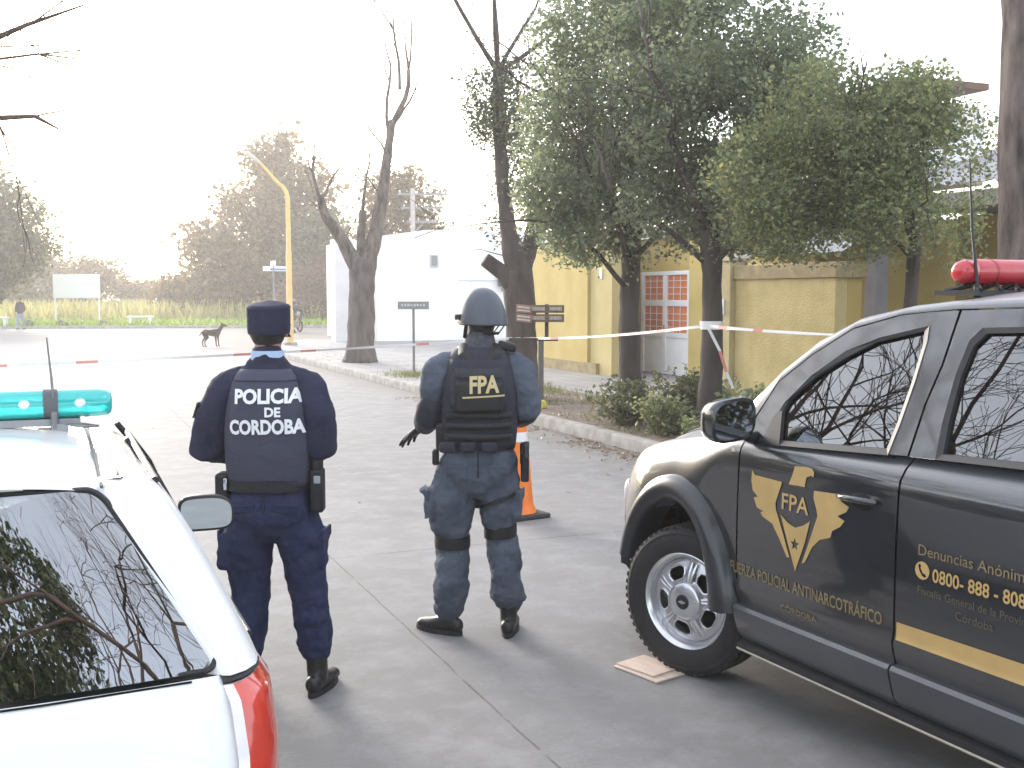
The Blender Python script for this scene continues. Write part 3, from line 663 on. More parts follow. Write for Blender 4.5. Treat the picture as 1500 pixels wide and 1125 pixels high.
far_tree('far_tree', (21.4, 69.5, .1), 'golden autumn tree rising behind the white corner building', 10, 6, 63, M_leafB, 130, .30,
         blobs=[(0, 0, 6.4, 2.2, 2, 1.7), (1.3, 0, 7.6, 1.5, 1.4, 1.3), (-.9, 0, 8.4, 1.3, 1.3, 1.3), (2.0, 0, 5.6, 1.2, 1.2, 1.2), (-1.6, 0, 5.4, 1.1, 1.1, 1.0), (.6, 0, 9.3, .9, .9, .8)])
far_tree('far_tree', (-3.4, 69, .1), 'dark rounded tree at the left edge beyond the crossing', 9, 7, 64, M_leafG, 150, .26,
         blobs=[(-.4, 0, 4.2, 3.3, 2.8, 2.5), (-1.2, 0, 6.6, 2.8, 2.4, 1.8), (.9, 0, 3.6, 2.2, 2, 1.5), (1.0, 0, 5.4, 1.7, 1.6, 1.5), (-.9, 0, 2.3, 2.6, 2.2, 1.3), (.4, 0, 7.4, 2.2, 2.0, 1.5), (2.2, 0, 4.6, 1.9, 1.7, 1.5), (1.9, 0, 6.2, 1.6, 1.5, 1.2)])
far_tree('far_tree', (17.6, 76, .1), 'pinkish leafless bush mass behind the lamp post, beyond the field', 4.5, 4, 65, mat('pink_twigs', (.20, .12, .10), .9, var=.3), 150, .24,
         blobs=[(0, 0, 2.2, 2.2, 1.6, 1.7), (1.6, 0, 1.9, 1.6, 1.4, 1.5), (-1.4, 0, 1.8, 1.5, 1.4, 1.3), (.4, 0, 3.4, 1.2, 1.1, .9)], trunkr=.12)
lab = ['low hazy bush at the left foot of the tallest far tree', 'hazy reddish bush on the skyline between billboard and tall tree', 'pale hazy tree on the skyline right behind the billboard', 'low hazy bush on the skyline left of the billboard', 'small hazy shrub on the skyline right of the billboard', 'golden shrub seen over the roof of the white building']
rb = random.Random(66)
for k, (x, y, wd, h) in enumerate(((10.4, 86, 4.5, 3.8), (12.0, 128, 6, 3.6), (2.5, 112, 9, 6.0), (-4, 105, 6, 4.6), (8.0, 118, 4, 3.6), (24.5, 60, 3.6, 5.6))):
    bl = [(rb.uniform(-.45, .45) * wd, rb.uniform(-.3, .3) * wd, h * rb.uniform(.35, .72), wd * rb.uniform(.22, .36), wd * .28, h * rb.uniform(.22, .32)) for _ in range(6)]
    far_tree('far_bush', (x, y, .1), lab[k], h, wd, 70 + k, M_leafB if k != 3 else M_leafG, 120, .34, 'bushes along the far skyline', bl, .14)

# --- shrubs on the verge under the evergreens
rng = random.Random(81)
def shrub(loc, rx, rz, label, ml, n, s, seed, name='shrub'):
    rng = random.Random(seed); t = empty(name, loc, rng.uniform(0, 6), label, 'shrub', 'shrubs on the verge'); st = MB(); b = MB()
    for k in range(n):
        a = rng.uniform(0, 6.28); e = rng.uniform(.25, 1.2); L = rz * rng.uniform(.6, 1.15)
        d = Vector((math.cos(a) * rx / rz * rng.uniform(.3, 1), math.sin(a) * rx / rz * rng.uniform(.3, 1), e)).normalized()
        p0 = Vector((rng.gauss(0, .06), rng.gauss(0, .06), 0)); p1 = p0 + d * L * .6 + Vector((0, 0, .05)); p2 = p0 + d * L
        st.tube([p0, p1, p2], [.008, .006, .003], 4)
        for q in range(7):
            c = p0.lerp(p1, .3 + q * .1) if q < 3 else p1.lerp(p2, (q - 2) / 4)
            leaves(b, c, rng.randint(3, 6), s, s * .8, rng)
    st.build('stems', M_bark3, t); b.build('foliage', ml, t, smooth=0, recalc=False); return t
shrub((7.05, 12.65, .13), .36, .62, 'bushy grey green shrub at the left end of the verge planting', M_leafG, 50, .07, 1)
shrub((7.7, 12.1, .13), .45, .78, 'taller leafy shrub on the verge in front of the white door', M_leafG, 55, .07, 2)
shrub((7.0, 11.6, .13), .38, .50, 'low green shrub on the verge beside the taped trunk', M_leafY, 50, .065, 3)
shrub((7.75, 11.0, .13), .45, .66, 'sprawling shrub on the verge right of the taped trunk', M_leafY, 55, .065, 4)
shrub((7.4, 10.1, .13), .5, .62, 'dark shrub on the verge seen above the pickup bonnet', M_leafE, 80, .075, 5)
shrub((8.2, 9.6, .13), .5, .75, 'leafy shrub against the garden wall above the pickup mirror', M_leafG, 80, .075, 6)
shrub((6.9, 10.6, .13), .26, .34, 'small yellowing weed clump at the kerb above the pickup bonnet', M_leafY, 40, .05, 7, 'weed_clump')
# ================================================================== STREET FURNITURE
M_lampy = mat('yellow_lamp_paint', (.68, .47, .17), .5, var=.1, vscale=3)
t = empty('street_lamp', (7.66, 37.6, .12), 0, 'tall yellow street lamp pole with curved arm at the far corner', 'street lamp')
cx = Vector((-math.cos(R(23)), math.sin(R(23)), 0))      # the arm points over the crossing
b = MB(); b.tube([(0, 0, 0), (0, 0, 1.2), (0, 0, 1.25), (0, 0, 3.2), (0, 0, 3.25), (0, 0, 5.0)] + [tuple(cx * (.12 * (1 - math.cos(a)) * 4) + Vector((0, 0, 5.0 + .55 * math.sin(a)))) for a in (R(25), R(50), R(70))] + [tuple(cx * .95 + Vector((0, 0, 6.25)))], [.125, .125, .105, .10, .085, .08, .075, .07, .065, .05], 14)
b.build('pole', M_lampy, t)
b = MB(); b.limb([tuple(cx * .92 + Vector((0, 0, 6.2))), tuple(cx * 1.35 + Vector((0, 0, 6.55)))], [(.07, .05), (.10, .06)], 12); b.build('lamp_head', mat('lamp_head_grey', (.5, .46, .38), .5), t)
b = MB(); b.box((0, 0, .06), (.42, .42, .12)); b.build('base', M_kerb, t, bevel=.02)
b = MB(); b.box((.0, -.13, 1.9), (.16, .03, .24)); b.build('plate', M_lampy, t, bevel=.005)
t = empty('street_sign', (9.6, 50.6, .1), 0, 'crossed blue and white street name plates on a grey post beyond the lamp', 'sign')
M_blue = mat('sign_blue', (.10, .16, .34), .4); M_signw = mat('sign_white', (.75, .76, .78), .4)
b = MB(); b.tube([(0, 0, 0), (0, 0, 3.1)], .04, 10); b.build('post', M_grey, t)
b = MB(); b.box((.15, 0, 2.96), (1.25, .03, .22)); b.build('name_plate', [M_signw], t, bevel=.004)
b = MB(); b.box((.25, -.02, 2.93), (.8, .012, .09)); b.build('name_plate', M_blue, t)
b = MB(); b.box((0, .06, 3.2), (.03, 1.1, .22)); b.build('name_plate', M_signw, t, bevel=.004)
# small grey plate on a post, grass at its foot
t = empty('street_sign', (7.14, 22.17, .14), R(-23), 'small grey plate on a thin post standing in a grass tuft', 'sign')
b = MB(); b.tube([(0, 0, 0), (0, 0, 1.45)], .028, 10); b.build('post', M_grey, t)
b = MB(); b.box((0, 0, 1.5), (.66, .035, .165)); b.build('plate', mat('plate_grey', (.25, .24, .235), .5, var=.15, vscale=20), t, bevel=.006)
b = MB()
for k in range(8): b.box((-.235 + k * .066, -.0205, 1.505), (.032 + .012 * (k % 3), .006, .05))
b.build('markings', mat('faded_plate_marks', (.55, .54, .52), .6), t)
# wooden signpost with stacked plaques
M_wood = mat('sign_wood', (.13, .085, .06), .7, vscale=6, col2=(.22, .15, .10), stretch=(1, 1, 8), bump=.4, bscale=30)
M_woodd = mat('dark_sign_wood', (.045, .035, .03), .7, var=.3, vscale=8)
M_woodr = mat('reddish_sign_wood', (.24, .13, .10), .7, vscale=6, col2=(.32, .19, .15), bump=.3, bscale=30)
M_lett = mat('sign_lettering', (.58, .53, .45), .7, var=.15, vscale=20)
t = empty('wooden_signpost', (7.18, 15.74, .14), R(-23), 'wooden signpost with stacked brown plaques behind the armoured officer', 'sign')
b = MB(); b.bar((0, 0, 0), (0, 0, .995), .085, .085, up=(0, 1, 0)); b.build('post', mat('post_grey_green', (.12, .125, .115), .7, var=.2), t, bevel=.008)
b = MB(); b.box((-.12, 0, 1.02), (.78, .12, .05)); b.build('crossbar', M_woodd, t, bevel=.008)
b = MB(); b.box((.09, .03, 1.31), (.06, .04, .53)); b.build('upright', M_woodd, t, bevel=.005)
b = MB(); b.box((-.30, .03, 1.31), (.05, .04, .53)); b.build('upright', M_woodd, t, bevel=.005)
for k, (z, h) in enumerate(((1.50, .125), (1.355, .125))):
    q = MB(); q.box((.105, -.01, z), (.52, .04, h)); pl = q.build('plaque', M_wood, t, bevel=.006)
    for j in range(2):
        q = MB()
        x = -.13 + j * .27
        rr = random.Random(k * 7 + j)
        for i in range(9): q.box((x + .022 * i, -.033, z + .004), (.013 + .006 * rr.random(), .006, .05 + .016 * rr.random()))
        q.build('lettering', M_lett, pl)
Mr = Matrix.Rotation(R(-28), 3, 'Z') @ Matrix.Rotation(R(5), 3, 'Y')
for z in (1.50, 1.355):
    q = MB(); q.box((-.27, -.03, z), (.27, .035, .125), Mr); pl = q.build('plaque', M_woodr, t, bevel=.006)
    q = MB()
    for i in range(2): q.box((-.275, -.052, z + .025 - .05 * i), (.22, .006, .022), Mr)
    q.build('lettering', M_lett, pl)
b = MB(); b.box((0, 0, 0), (.15, .19, .13)); b.v = [(x * (1 - .25 * (z > 0)), y * (1 - .25 * (z > 0)), z) for x, y, z in b.v]
o = b.build('painted_stone', mat('yellow_stone_paint', (.72, .60, .10), .6, var=.2, vscale=12, bump=.4), None, bevel=.03, bseg=3)
o.location = (6.86, 15.05, .205); o.rotation_euler = (0, 0, .4); tag(o, 'small block painted yellow on the kerb at the foot of the wooden signpost', 'stone')

# traffic cone
M_or = mat('cone_orange', (.85, .20, .02), .45, var=.08, vscale=5)
M_refl = mat('cone_reflective', (.78, .77, .76), .35)
t = empty('traffic_cone', (3.60, 8.35, 0), R(10), 'tall orange traffic cone with white bands beside the armoured officer', 'traffic cone')
b = MB(); b.box((0, 0, .02), (.40, .40, .04)); b.build('base', mat('cone_rubber', (.035, .033, .035), .8, var=.2), t, bevel=.012)
b = MB(); b.lathe([(.155, .04), (.15, .06), (.132, .10), (.128, .12), (.095, .50), (.062, .86), (.045, .98), (.040, 1.0), (.0, 1.0)], 32); b.build('body', M_or, t)
for z0, z1 in ((.64, .72), (.775, .835)):
    f = lambda z: .128 - (.128 - .062) * (z - .12) / .74 + .0025
    b = MB(); b.lathe([(f(z0) - .003, z0), (f(z0), z0), (f(z1), z1), (f(z1) - .003, z1)], 32); b.build('band', M_refl, t)

# wooden board lying under the steered wheel
t = MB(); t.box((0, 0, 0), (.22, .30, .010)); t.box((.015, .03, .0095), (.20, .25, .008), Matrix.Rotation(R(2), 3, 'Z'))
o = t.build('wooden_board', mat('pale_board', (.55, .42, .34), .75, vscale=5, col2=(.68, .55, .46), stretch=(8, 1, 1), bump=.2), None, bevel=.003)
o.location = (2.70, 4.60, .006); o.rotation_euler = (0, 0, R(15)); tag(o, 'pale wooden board lying under the front wheel of the pickup', 'board')

# red and white barrier tape
M_tw = mat('tape_white', (.82, .80, .80), .35); M_tr = mat('tape_red', (.70, .27, .23), .35); M_tk = mat('tape_print', (.05, .045, .05), .4)
def tape(p0, p1, sag, label, wd=.036, per=.26, twist=.5, seed=0):
    p0, p1 = Vector(p0), Vector(p1); L = (p1 - p0).length; n = int(L / per); d = (p1 - p0).normalized(); side = d.cross(Vector((0, 0, 1))).normalized()
    b = MB(); ring = []
    for i in range(n + 1):
        t_ = i / n; p = p0.lerp(p1, t_) - Vector((0, 0, sag * 4 * t_ * (1 - t_))); a = twist * math.sin(t_ * L * .9 + seed) + .25 * math.sin(t_ * L * 3.1 + seed)
        u_ = Vector((0, 0, 1)) * math.cos(a) + side * math.sin(a)
        ring.append((p + u_ * wd / 2, p - u_ * wd / 2))
    for i in range(n):
        k = i % 4; b.mi = 1 if (k == 1 and i % 3) else (2 if k == 3 and i % 8 == 3 else 0)
        a, c = ring[i], ring[i + 1]
        if b.mi == 2:
            b.mi = 0; b.poly([a[0], a[1], c[1], c[0]]); b.mi = 2
            m0, m1 = a[0].lerp(c[0], .15), a[0].lerp(c[0], .85); q0, q1 = a[1].lerp(c[1], .15), a[1].lerp(c[1], .85); e = side * -.002
            b.poly([m0.lerp(q0, .3) + e, m0.lerp(q0, .7) + e, m1.lerp(q1, .7) + e, m1.lerp(q1, .3) + e]); continue
        b.poly([a[0], a[1], c[1], c[0]])
    o = b.build('barrier_tape', [M_tw, M_tr, M_tk], None, smooth=0, recalc=False); return tag(o, label, 'barrier tape', 'barrier tape round the scene')
tape((-3.82, 12.0, 1.10), (7.06, 16.62, 1.15), .05, 'red and white barrier tape stretched across the road behind both officers', seed=1)
tape((7.1, 16.55, 1.15), (7.17, 11.1, 1.49), .05, 'red and white barrier tape between the pollarded trunk and the evergreen', seed=2)
tape((7.2, 10.97, 1.49), (7.2, 6.85, 1.50), .03, 'red and white barrier tape from the evergreen towards the pickup roof', wd=.038, per=.17, twist=1.0, seed=3)
b = MB()
for k in range(2):
    b.mi = 0; b.lathe([(.133 + .004 * k, 1.45 + .05 * k), (.135 + .004 * k, 1.50 + .05 * k)], 20)
b.mi = 0
pts = [Vector((-.1, -.12, 1.45)), Vector((.0, -.2, 1.2)), Vector((.08, -.22, .95)), Vector((.17, -.24, .75))]
for i in range(3): b.mi = i % 2; b.poly([pts[i] - Vector((.03, 0, 0)), pts[i] + Vector((.03, .02, 0)), pts[i + 1] + Vector((.028, .02, 0)), pts[i + 1] - Vector((.028, 0, 0))])
o = b.build('barrier_tape', [M_tw, M_tr, M_tk], None, smooth=0, recalc=False); o.location = (7.3, 11.1, 0)
tag(o, 'knotted end of barrier tape hanging down the taped evergreen trunk', 'barrier tape', 'barrier tape round the scene')

# white board on two posts across the crossing, benches and rubble behind the far kerb
t = empty('billboard', (1.75, 74.6, .1), R(-16), 'blank white billboard on two posts in the field', 'sign')
b = MB(); b.box((0, 0, 2.32), (2.75, .08, 1.42)); b.build('panel', mat('billboard_white', (.86, .86, .86), .6), t, bevel=.01)
b = MB(); b.box((0, -.005, 2.32), (2.86, .06, 1.53)); b.build('frame', M_white, t)
for s_ in (-1, 1):
    b = MB(); b.box((s_ * 1.33, .03, 1.3), (.10, .06, 2.6)); b.build('post', M_white, t)
for k, (x, y, L, lab_) in enumerate(((5.0, 67.4, 1.5, 'low white concrete bench on the far kerb right of the billboard'), (-2.6, 67.6, 1.2, 'low white concrete bench by the walking figure at far left'))):
    t = empty('concrete_bench', (x, y, .12), R(-16), lab_, 'bench', 'white benches on the far kerb')
    b = MB(); b.box((0, 0, .47), (L, .5, .09)); b.build('seat', M_white, t, bevel=.02)
    for s_ in (-1, 1):
        b = MB(); b.box((s_ * L * .36, 0, .21), (.16, .4, .42)); b.build('leg', M_white, t, bevel=.01)
rr = random.Random(9)
for k, (x, y) in enumerate(((-.9, 66.8), (.7, 66.6), (3.0, 67.2))):
    b = MB(); b.ell((0, 0, .1), (.32, .25, .22), 10, 6); b.v = [tuple(Vector(v) * (1 + .5 * mnoise.noise(Vector(v) * 4 + Vector((k, 0, 0))))) for v in b.v]
    o = b.build('rubble_heap', mat('rubble', (.14, .11, .10), .9, var=.4, vscale=9), None, smooth=30); o.location = (x, y, .12)
    tag(o, ['small dark rubble heap left of the billboard posts', 'dark rubble heap right below the billboard', 'dark rubble heap between billboard and white bench'][k], 'rubble', 'rubble on the far kerb')

# utility pole with cross arm behind the white building
t = empty('utility_pole', (17.4, 54, .1), R(-23), 'pale utility pole with cross arms behind the white building', 'utility pole')
b = MB(); b.tube([(0, 0, 0), (0, 0, 7.2)], [.16, .11], 12); b.build('pole', mat('pale_pole', (.42, .38, .36), .8, var=.1), t)
for z, wd in ((6.9, 2.6), (6.2, 2.2), (5.5, 1.6)):
    b = MB(); b.box((.5, 0, z), (wd, .1, .1)); q = b.build('cross_arm', M_grey, t)
    b2 = MB()
    for k in range(4): b2.tube([(.5 - wd / 2 + .15 + k * (wd - .3) / 3, 0, z + .05), (.5 - wd / 2 + .15 + k * (wd - .3) / 3, 0, z + .2)], .035, 8)
    b2.build('insulators', mat('insulator', (.45, .42, .42), .3), q)
b = MB(); b.bar((.1, 0, 5.0), (1.3, 0, 6.15), .06, .06); b.build('brace', M_grey, t)
# ================================================================== THE BLACK POLICE PICKUP
M_blk = mat('black_car_paint', (.008, .010, .014), .30, spec=.5, coat=1.0)
def dust_and_sheen(m, z0, z1, amt, col=(.20, .175, .15)):
    N, L = nt(m); b = N['Principled BSDF']; tc = N.new('ShaderNodeTexCoord'); sx = N.new('ShaderNodeSeparateXYZ'); L.new(tc.outputs['Object'], sx.inputs[0])
    mr = N.new('ShaderNodeMapRange'); mr.inputs[1].default_value = z1; mr.inputs[2].default_value = z0; L.new(sx.outputs[2], mr.inputs[0])
    n = N.new('ShaderNodeTexNoise'); n.inputs['Scale'].default_value = 9; n.inputs['Detail'].default_value = 7; n.inputs['Roughness'].default_value = .7; L.new(tc.outputs['Object'], n.inputs['Vector'])
    mu = N.new('ShaderNodeMath'); mu.operation = 'MULTIPLY'; L.new(mr.outputs[0], mu.inputs[0]); L.new(n.outputs[0], mu.inputs[1])
    m2 = N.new('ShaderNodeMath'); m2.operation = 'MULTIPLY_ADD'; m2.inputs[1].default_value = amt; m2.inputs[2].default_value = .0; L.new(mu.outputs[0], m2.inputs[0])
    mx = N.new('ShaderNodeMix'); mx.data_type = 'RGBA'; mx.inputs[6].default_value = b.inputs['Base Color'].default_value; mx.inputs[7].default_value = (*col, 1); L.new(m2.outputs[0], mx.inputs[0]); L.new(mx.outputs[2], b.inputs['Base Color'])
    ro = N.new('ShaderNodeMath'); ro.operation = 'MULTIPLY_ADD'; ro.inputs[1].default_value = .5; ro.inputs[2].default_value = .05; L.new(m2.outputs[0], ro.inputs[0])
    ge = N.new('ShaderNodeNewGeometry'); sn = N.new('ShaderNodeSeparateXYZ'); L.new(ge.outputs['Normal'], sn.inputs[0])
    up_ = N.new('ShaderNodeMapRange'); up_.inputs[1].default_value = .45; up_.inputs[2].default_value = .92; up_.inputs[4].default_value = .6; L.new(sn.outputs[2], up_.inputs[0])   # upward faces: settled dust roughens the coat, a pale sheen enters the colour
    ad = N.new('ShaderNodeMath'); ad.operation = 'ADD'; L.new(ro.outputs[0], ad.inputs[0]); L.new(up_.outputs[0], ad.inputs[1]); L.new(ad.outputs[0], b.inputs['Coat Roughness'])
    mt = N.new('ShaderNodeMath'); mt.operation = 'MULTIPLY'; mt.inputs[1].default_value = .42; L.new(up_.outputs[0], mt.inputs[0])
    mx2 = N.new('ShaderNodeMix'); mx2.data_type = 'RGBA'; mx2.inputs[7].default_value = (.27, .30, .34, 1); L.new(mt.outputs[0], mx2.inputs[0]); L.new(mx.outputs[2], mx2.inputs[6]); L.new(mx2.outputs[2], b.inputs['Base Color'])  # cool white sky sheen painted into the base colour of upward faces
dust_and_sheen(M_blk, .28, .80, .42)
M_blk.node_tree.nodes['Principled BSDF'].inputs['Coat IOR'].default_value = 1.75
M_trim = mat('black_trim', (.016, .016, .018), .5, var=.2, vscale=30, bump=.03, bscale=300)
M_gap = mat('shut_line', (.003, .003, .003), .9)
M_sill = mat('sill_moulding', (.055, .058, .066), .28, var=.1, vscale=3, coat=.6)
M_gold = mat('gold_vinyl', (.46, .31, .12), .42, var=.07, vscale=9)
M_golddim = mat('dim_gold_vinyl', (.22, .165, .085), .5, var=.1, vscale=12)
M_tyre = mat('tyre_rubber', (.020, .019, .020), .82, var=.3, vscale=6, bump=.15, bscale=80)
M_rim = mat('silver_rim_paint', (.62, .62, .64), .26, metal=.75, var=.08, vscale=9)
M_chrome = mat('chrome', (.75, .76, .78), .12, metal=1)
M_win = glass_mat('tinted_side_glass', (.06, .065, .06), 2.6)
M_wscr = glass_mat('windscreen_glass', (.55, .6, .58), 1.5)
M_mir = mat('mirror_glass', (.62, .66, .72), .02, metal=1)
M_redl = mat('red_beacon_plastic', (.62, .035, .045), .16, spec=.6, coat=.6, trans=.25)
M_seat = mat('seat_cloth', (.035, .034, .036), .9, var=.2, vscale=15)
TYAW = R(3.67)
pk = empty('pickup_truck', (3.743, 4.606, 0), TYAW, 'black police pickup with gold eagle emblem and red roof beacon', 'pickup truck')
def A(a, s, z): return (-s, a, z)
def sprof(z):
    if z < 1.22: return .945 - .07 * (z - .80) ** 2 - (.35 * (.50 - z) if z < .50 else 0) - (6.5 * (z - 1.145) ** 2 if z > 1.145 else 0)
    return sprof(1.2199) - 1.2 * (z - 1.22)
def belt(a): return 1.215 + .047 * (-.52 - a)
def sg(z): return .90 - .42 * (z - 1.25)
def lerp1(x, tab):
    if x <= tab[0][0]: return tab[0][1]
    for (x0, y0), (x1, y1) in zip(tab, tab[1:]):
        if x <= x1: t = (x - x0) / (x1 - x0); return y0 + (y1 - y0) * t
    return tab[-1][1]
def smooth1(x, tab):
    e = .05; return (lerp1(x - e, tab) + 2 * lerp1(x, tab) + lerp1(x + e, tab)) / 4
CREST = [(-.60, 1.232), (-.36, 1.222), (0, 1.175), (.30, 1.11), (.50, 1.05), (.65, .985), (.78, .90), (.9, .82)]
PLAN = [(-.6, 1.0), (.35, 1.0), (.50, .965), (.62, .90), (.72, .80), (.80, .66), (.86, .45), (.90, .25)]
def arch(a, c=0.0, rx=.43, rz=.53, cz=.37):
    q = 1 - ((a - c) / rx) ** 2
    return cz + rz * math.sqrt(q) if q > 0 else None
# --- front body: wings, bonnet, nose
cols = [-.468, -.45, -.435, -.43] + [(-.425 + .85 * i / 30) for i in range(31)] + [.43, .435, .46, .50, .55, .60, .65, .70, .75, .79, .83, .86, .885]
def body_rows(a, c=0.0, front=True):
    zb = .40 if a > .43 else .47
    ar = arch(a, c); zb = max(zb, ar) if ar else zb
    zc = smooth1(a, CREST); k = smooth1(a, PLAN)
    pts = []
    bl = max(0, min(1, (a + .44) / .5)); bl = bl * bl * (3 - 2 * bl); hh = .10 + .24 * bl
    zt = zc - hh
    for i in range(9):
        z = zb + (zt - zb) * i / 8; pts.append((sprof(min(z, 1.1)) * k, z))
    s0 = pts[-1][0]
    wq = .085 + .075 * bl
    for th in (15, 30, 45, 60, 75, 88): pts.append((s0 - wq * (1 - math.cos(R(th))) * k, zt + hh * math.sin(R(th))))
    s1 = pts[-1][0]
    for f, dz in ((.84, .018), (.76, .045), (.70, .062), (.45, .105), (.2, .128), (0, .132)): pts.append((s1 * f, zt + hh + dz * (1 if a < .6 else max(0, 1 - (a - .6) / .3))))
    return pts
b = MB()
for sg_ in (1, -1): b.grid([[A(a, s * sg_, z) for s, z in body_rows(a)] for a in cols])
fr = body_rows(.885)
b.poly([A(.885, s, z) for s, z in fr] + [A(.885, -s, z) for s, z in fr[::-1]])
body = b.build('body', M_blk, pk, smooth=50)
# bonnet shut line, nose parts
b = MB()
for s_ in (1, -1):
    pts = []
    for a in [x for x in cols if x > -.4 and x < .72]:
        r = body_rows(a); pts.append(A(a, r[16][0] * s_, r[16][1] + .0))
    b.tube(pts, .004, 5)
b.build('bonnet_gap', M_gap, body)
b = MB(); b.box(A(.86, 0, .62), (.62, .06, .26)); b.build('grille', M_trim, pk, bevel=.02)
b = MB(); b.tube([A(.58, .80, .46), A(.72, .72, .46), A(.86, .5, .46), A(.90, 0, .46), A(.86, -.5, .46), A(.72, -.72, .46), A(.58, -.80, .46)], [(.10, .07)] * 7, 12, ref=(0, 0, 1)); b.build('bumper', M_trim, pk)
for s_ in (1, -1):
    b = MB(); b.limb([A(.60, .82 * s_, .80), A(.68, .755 * s_, .78), A(.79, .60 * s_, .76)], [(.07, .035), (.075, .05), (.06, .045)], 12, ref=(0, 0, 1)); b.build('headlight', mat('headlight_lens', (.70, .70, .74), .08, spec=.7, coat=1), pk)
# dark wheel houses and floor pan
b = MB(); b.box(A(-1.3, 0, .42), (1.5, 4.2, .14)); b.box(A(0, .52, .55), (.08, 1.0, .5)); b.box(A(0, -.52, .55), (.08, 1.0, .5)); b.box(A(0, 0, .8), (1.66, 1.0, .04)); b.box(A(-.462, .66, .6), (.5, .02, .4)); b.box(A(-.462, -.66, .6), (.5, .02, .4))
b.build('chassis', M_gap, pk, smooth=0)
def flare(c, name='wheel_arch_flare'):
    for s_ in (1, -1):
        rs = []
        for i in range(41):
            t = R(14) + R(161) * i / 40; ca, sa = math.cos(t), math.sin(t); ring = []
            bl = 1 + .35 * max(0, -ca) ** 2
            for r, o in ((-.012, -.12), (-.012, .0), (.0, .030), (.026, .052), (.062, .046), (.092, .012), (.096, -.04)):
                q_ = max(0, -ca) * (1 if r < .01 else (.45 if r < .03 else 0))
                ring.append(A(c + ca * (.386 + r - .060 * q_), (.948 + o * (1 + .35 * max(0, -ca) * (o > .02))) * s_, .37 + sa * (.50 + r * 1.2)))
            rs.append(ring)
        b = MB(); b.rings(rs, True, True); b.build(name, M_trim if s_ < 0 else mat('satin_black_flare', (.020, .021, .026), .32, coat=.3, var=.1, vscale=4), pk, smooth=60)
flare(0.0)
# --- doors, frames, glass on both sides
WIN1 = [(-.639, 1.214), (-.623, 1.285), (-.657, 1.392), (-.767, 1.516), (-.918, 1.625), (-1.079, 1.687), (-1.306, 1.739), (-1.320, 1.682), (-1.326, 1.527), (-1.322, 1.372), (-1.312, 1.255)]
FR1 = [(-.478, belt(-.478) + .001), (-.50, 1.300), (-.57, 1.474), (-.724, 1.601), (-.913, 1.718), (-1.147, 1.778), (-1.30, 1.795), (-1.424, 1.801), (-1.424, 1.60), (-1.405, 1.45), (-1.405, belt(-1.42) + .003)]
WIN2 = [(-1.540, 1.268), (-1.519, 1.392), (-1.508, 1.564), (-1.519, 1.689), (-1.559, 1.738), (-1.90, 1.752), (-2.08, 1.735), (-2.16, 1.60), (-2.20, 1.45), (-2.21, 1.295)]
FR2 = [(-1.415, belt(-1.42) + .001), (-1.415, 1.45), (-1.434, 1.60), (-1.436, 1.802), (-1.70, 1.812), (-2.0, 1.806), (-2.16, 1.785), (-2.26, 1.60), (-2.32, 1.45), (-2.34, belt(-2.34) + .003)]
def dense(poly, step=.06):
    o = []
    for p, q in zip(poly, poly[1:] + poly[:1]):
        n = max(1, int(math.dist(p, q) / step))
        for i in range(n): t = i / n; o.append((p[0] + (q[0] - p[0]) * t, p[1] + (q[1] - p[1]) * t))
    return o
def inset(poly, d):
    cx = sum(p[0] for p in poly) / len(poly); cz = sum(p[1] for p in poly) / len(poly)
    return [(cx + (p[0] - cx) * (1 - d / abs((p[0] - cx) or 1) if abs(p[0] - cx) > d else 1), cz + (p[1] - cz) * (1 - d / max(.12, abs(p[1] - cz)))) for p in poly]
def door(a0, a1, FR, WIN, s_, name, zsill=.47):
    b = MB(); n = 14; cols_ = [a0 + (a1 - a0) * i / n for i in range(n + 1)]
    rows = []
    for a in cols_:
        zt = belt(a); r = [A(a, (sprof(z) - .03) * s_, z) for z in (zsill - .004,)]
        for i in range(19):
            z = zsill + (zt - zsill) * i / 18
            ex = .012 * math.exp(-((z - .545) / .028) ** 2)                       # pressed crease above the sill
            r.append(A(a, (sprof(z) + ex) * s_, z))
        r.append(A(a, (sprof(zt) - .05) * s_, zt + .004)); rows.append(r)
    b.grid(rows)
    for i in (0, -1): b.poly(rows[i] + [A(cols_[i], .86 * s_, zsill)])
    d = b.build(name, M_blk, pk, smooth=55)
    b = MB(); b.prism(FR, -.055, 0, fn=lambda u, v, h: A(u, (sg(v) + h) * s_, v), holes=[WIN]); b.build('window_frame', M_blk, d, smooth=40, bevel=.005)
    b = MB(); b.prism(inset(WIN, -.012), -.026, -.021, fn=lambda u, v, h: A(u, (sg(v) + h) * s_, v)); b.build('window_glass', M_win, d, smooth=0)
    sl = MB(); W = WIN + WIN[:1]; ins = inset(WIN, .018); ins += ins[:1]
    sl.grid([[A(u, (sg(v) + .003) * s_, v) for u, v in inset(WIN, -.003) + inset(WIN, -.003)[:1]], [A(u, (sg(v) - .004) * s_, v) for u, v in ins], [A(u, (sg(v) - .03) * s_, v) for u, v in ins]])
    sl.build('window_seal', M_trim, d, smooth=0)
    b = MB(); b.tube([A(a, (sprof(belt(a)) + .004) * s_, belt(a) + .004) for a in cols_], [(.007, .012)] * len(cols_), 8, ref=(0, 0, 1)); b.build('belt_moulding', M_trim, d)
    # lower moulding with a bright top ledge
    q = MB(); rows = []
    for a in cols_: rows.append([A(a, s * s_, z) for s, z in ((.905, .475), (.955, .470), (.968, .455), (.960, .42), (.935, .34), (.90, .30), (.86, .30))])
    q.grid(rows)
    for i in (0, -1): q.poly(rows[i])
    q.build('sill_moulding', M_sill, d, smooth=35)
    return d
doors = {}
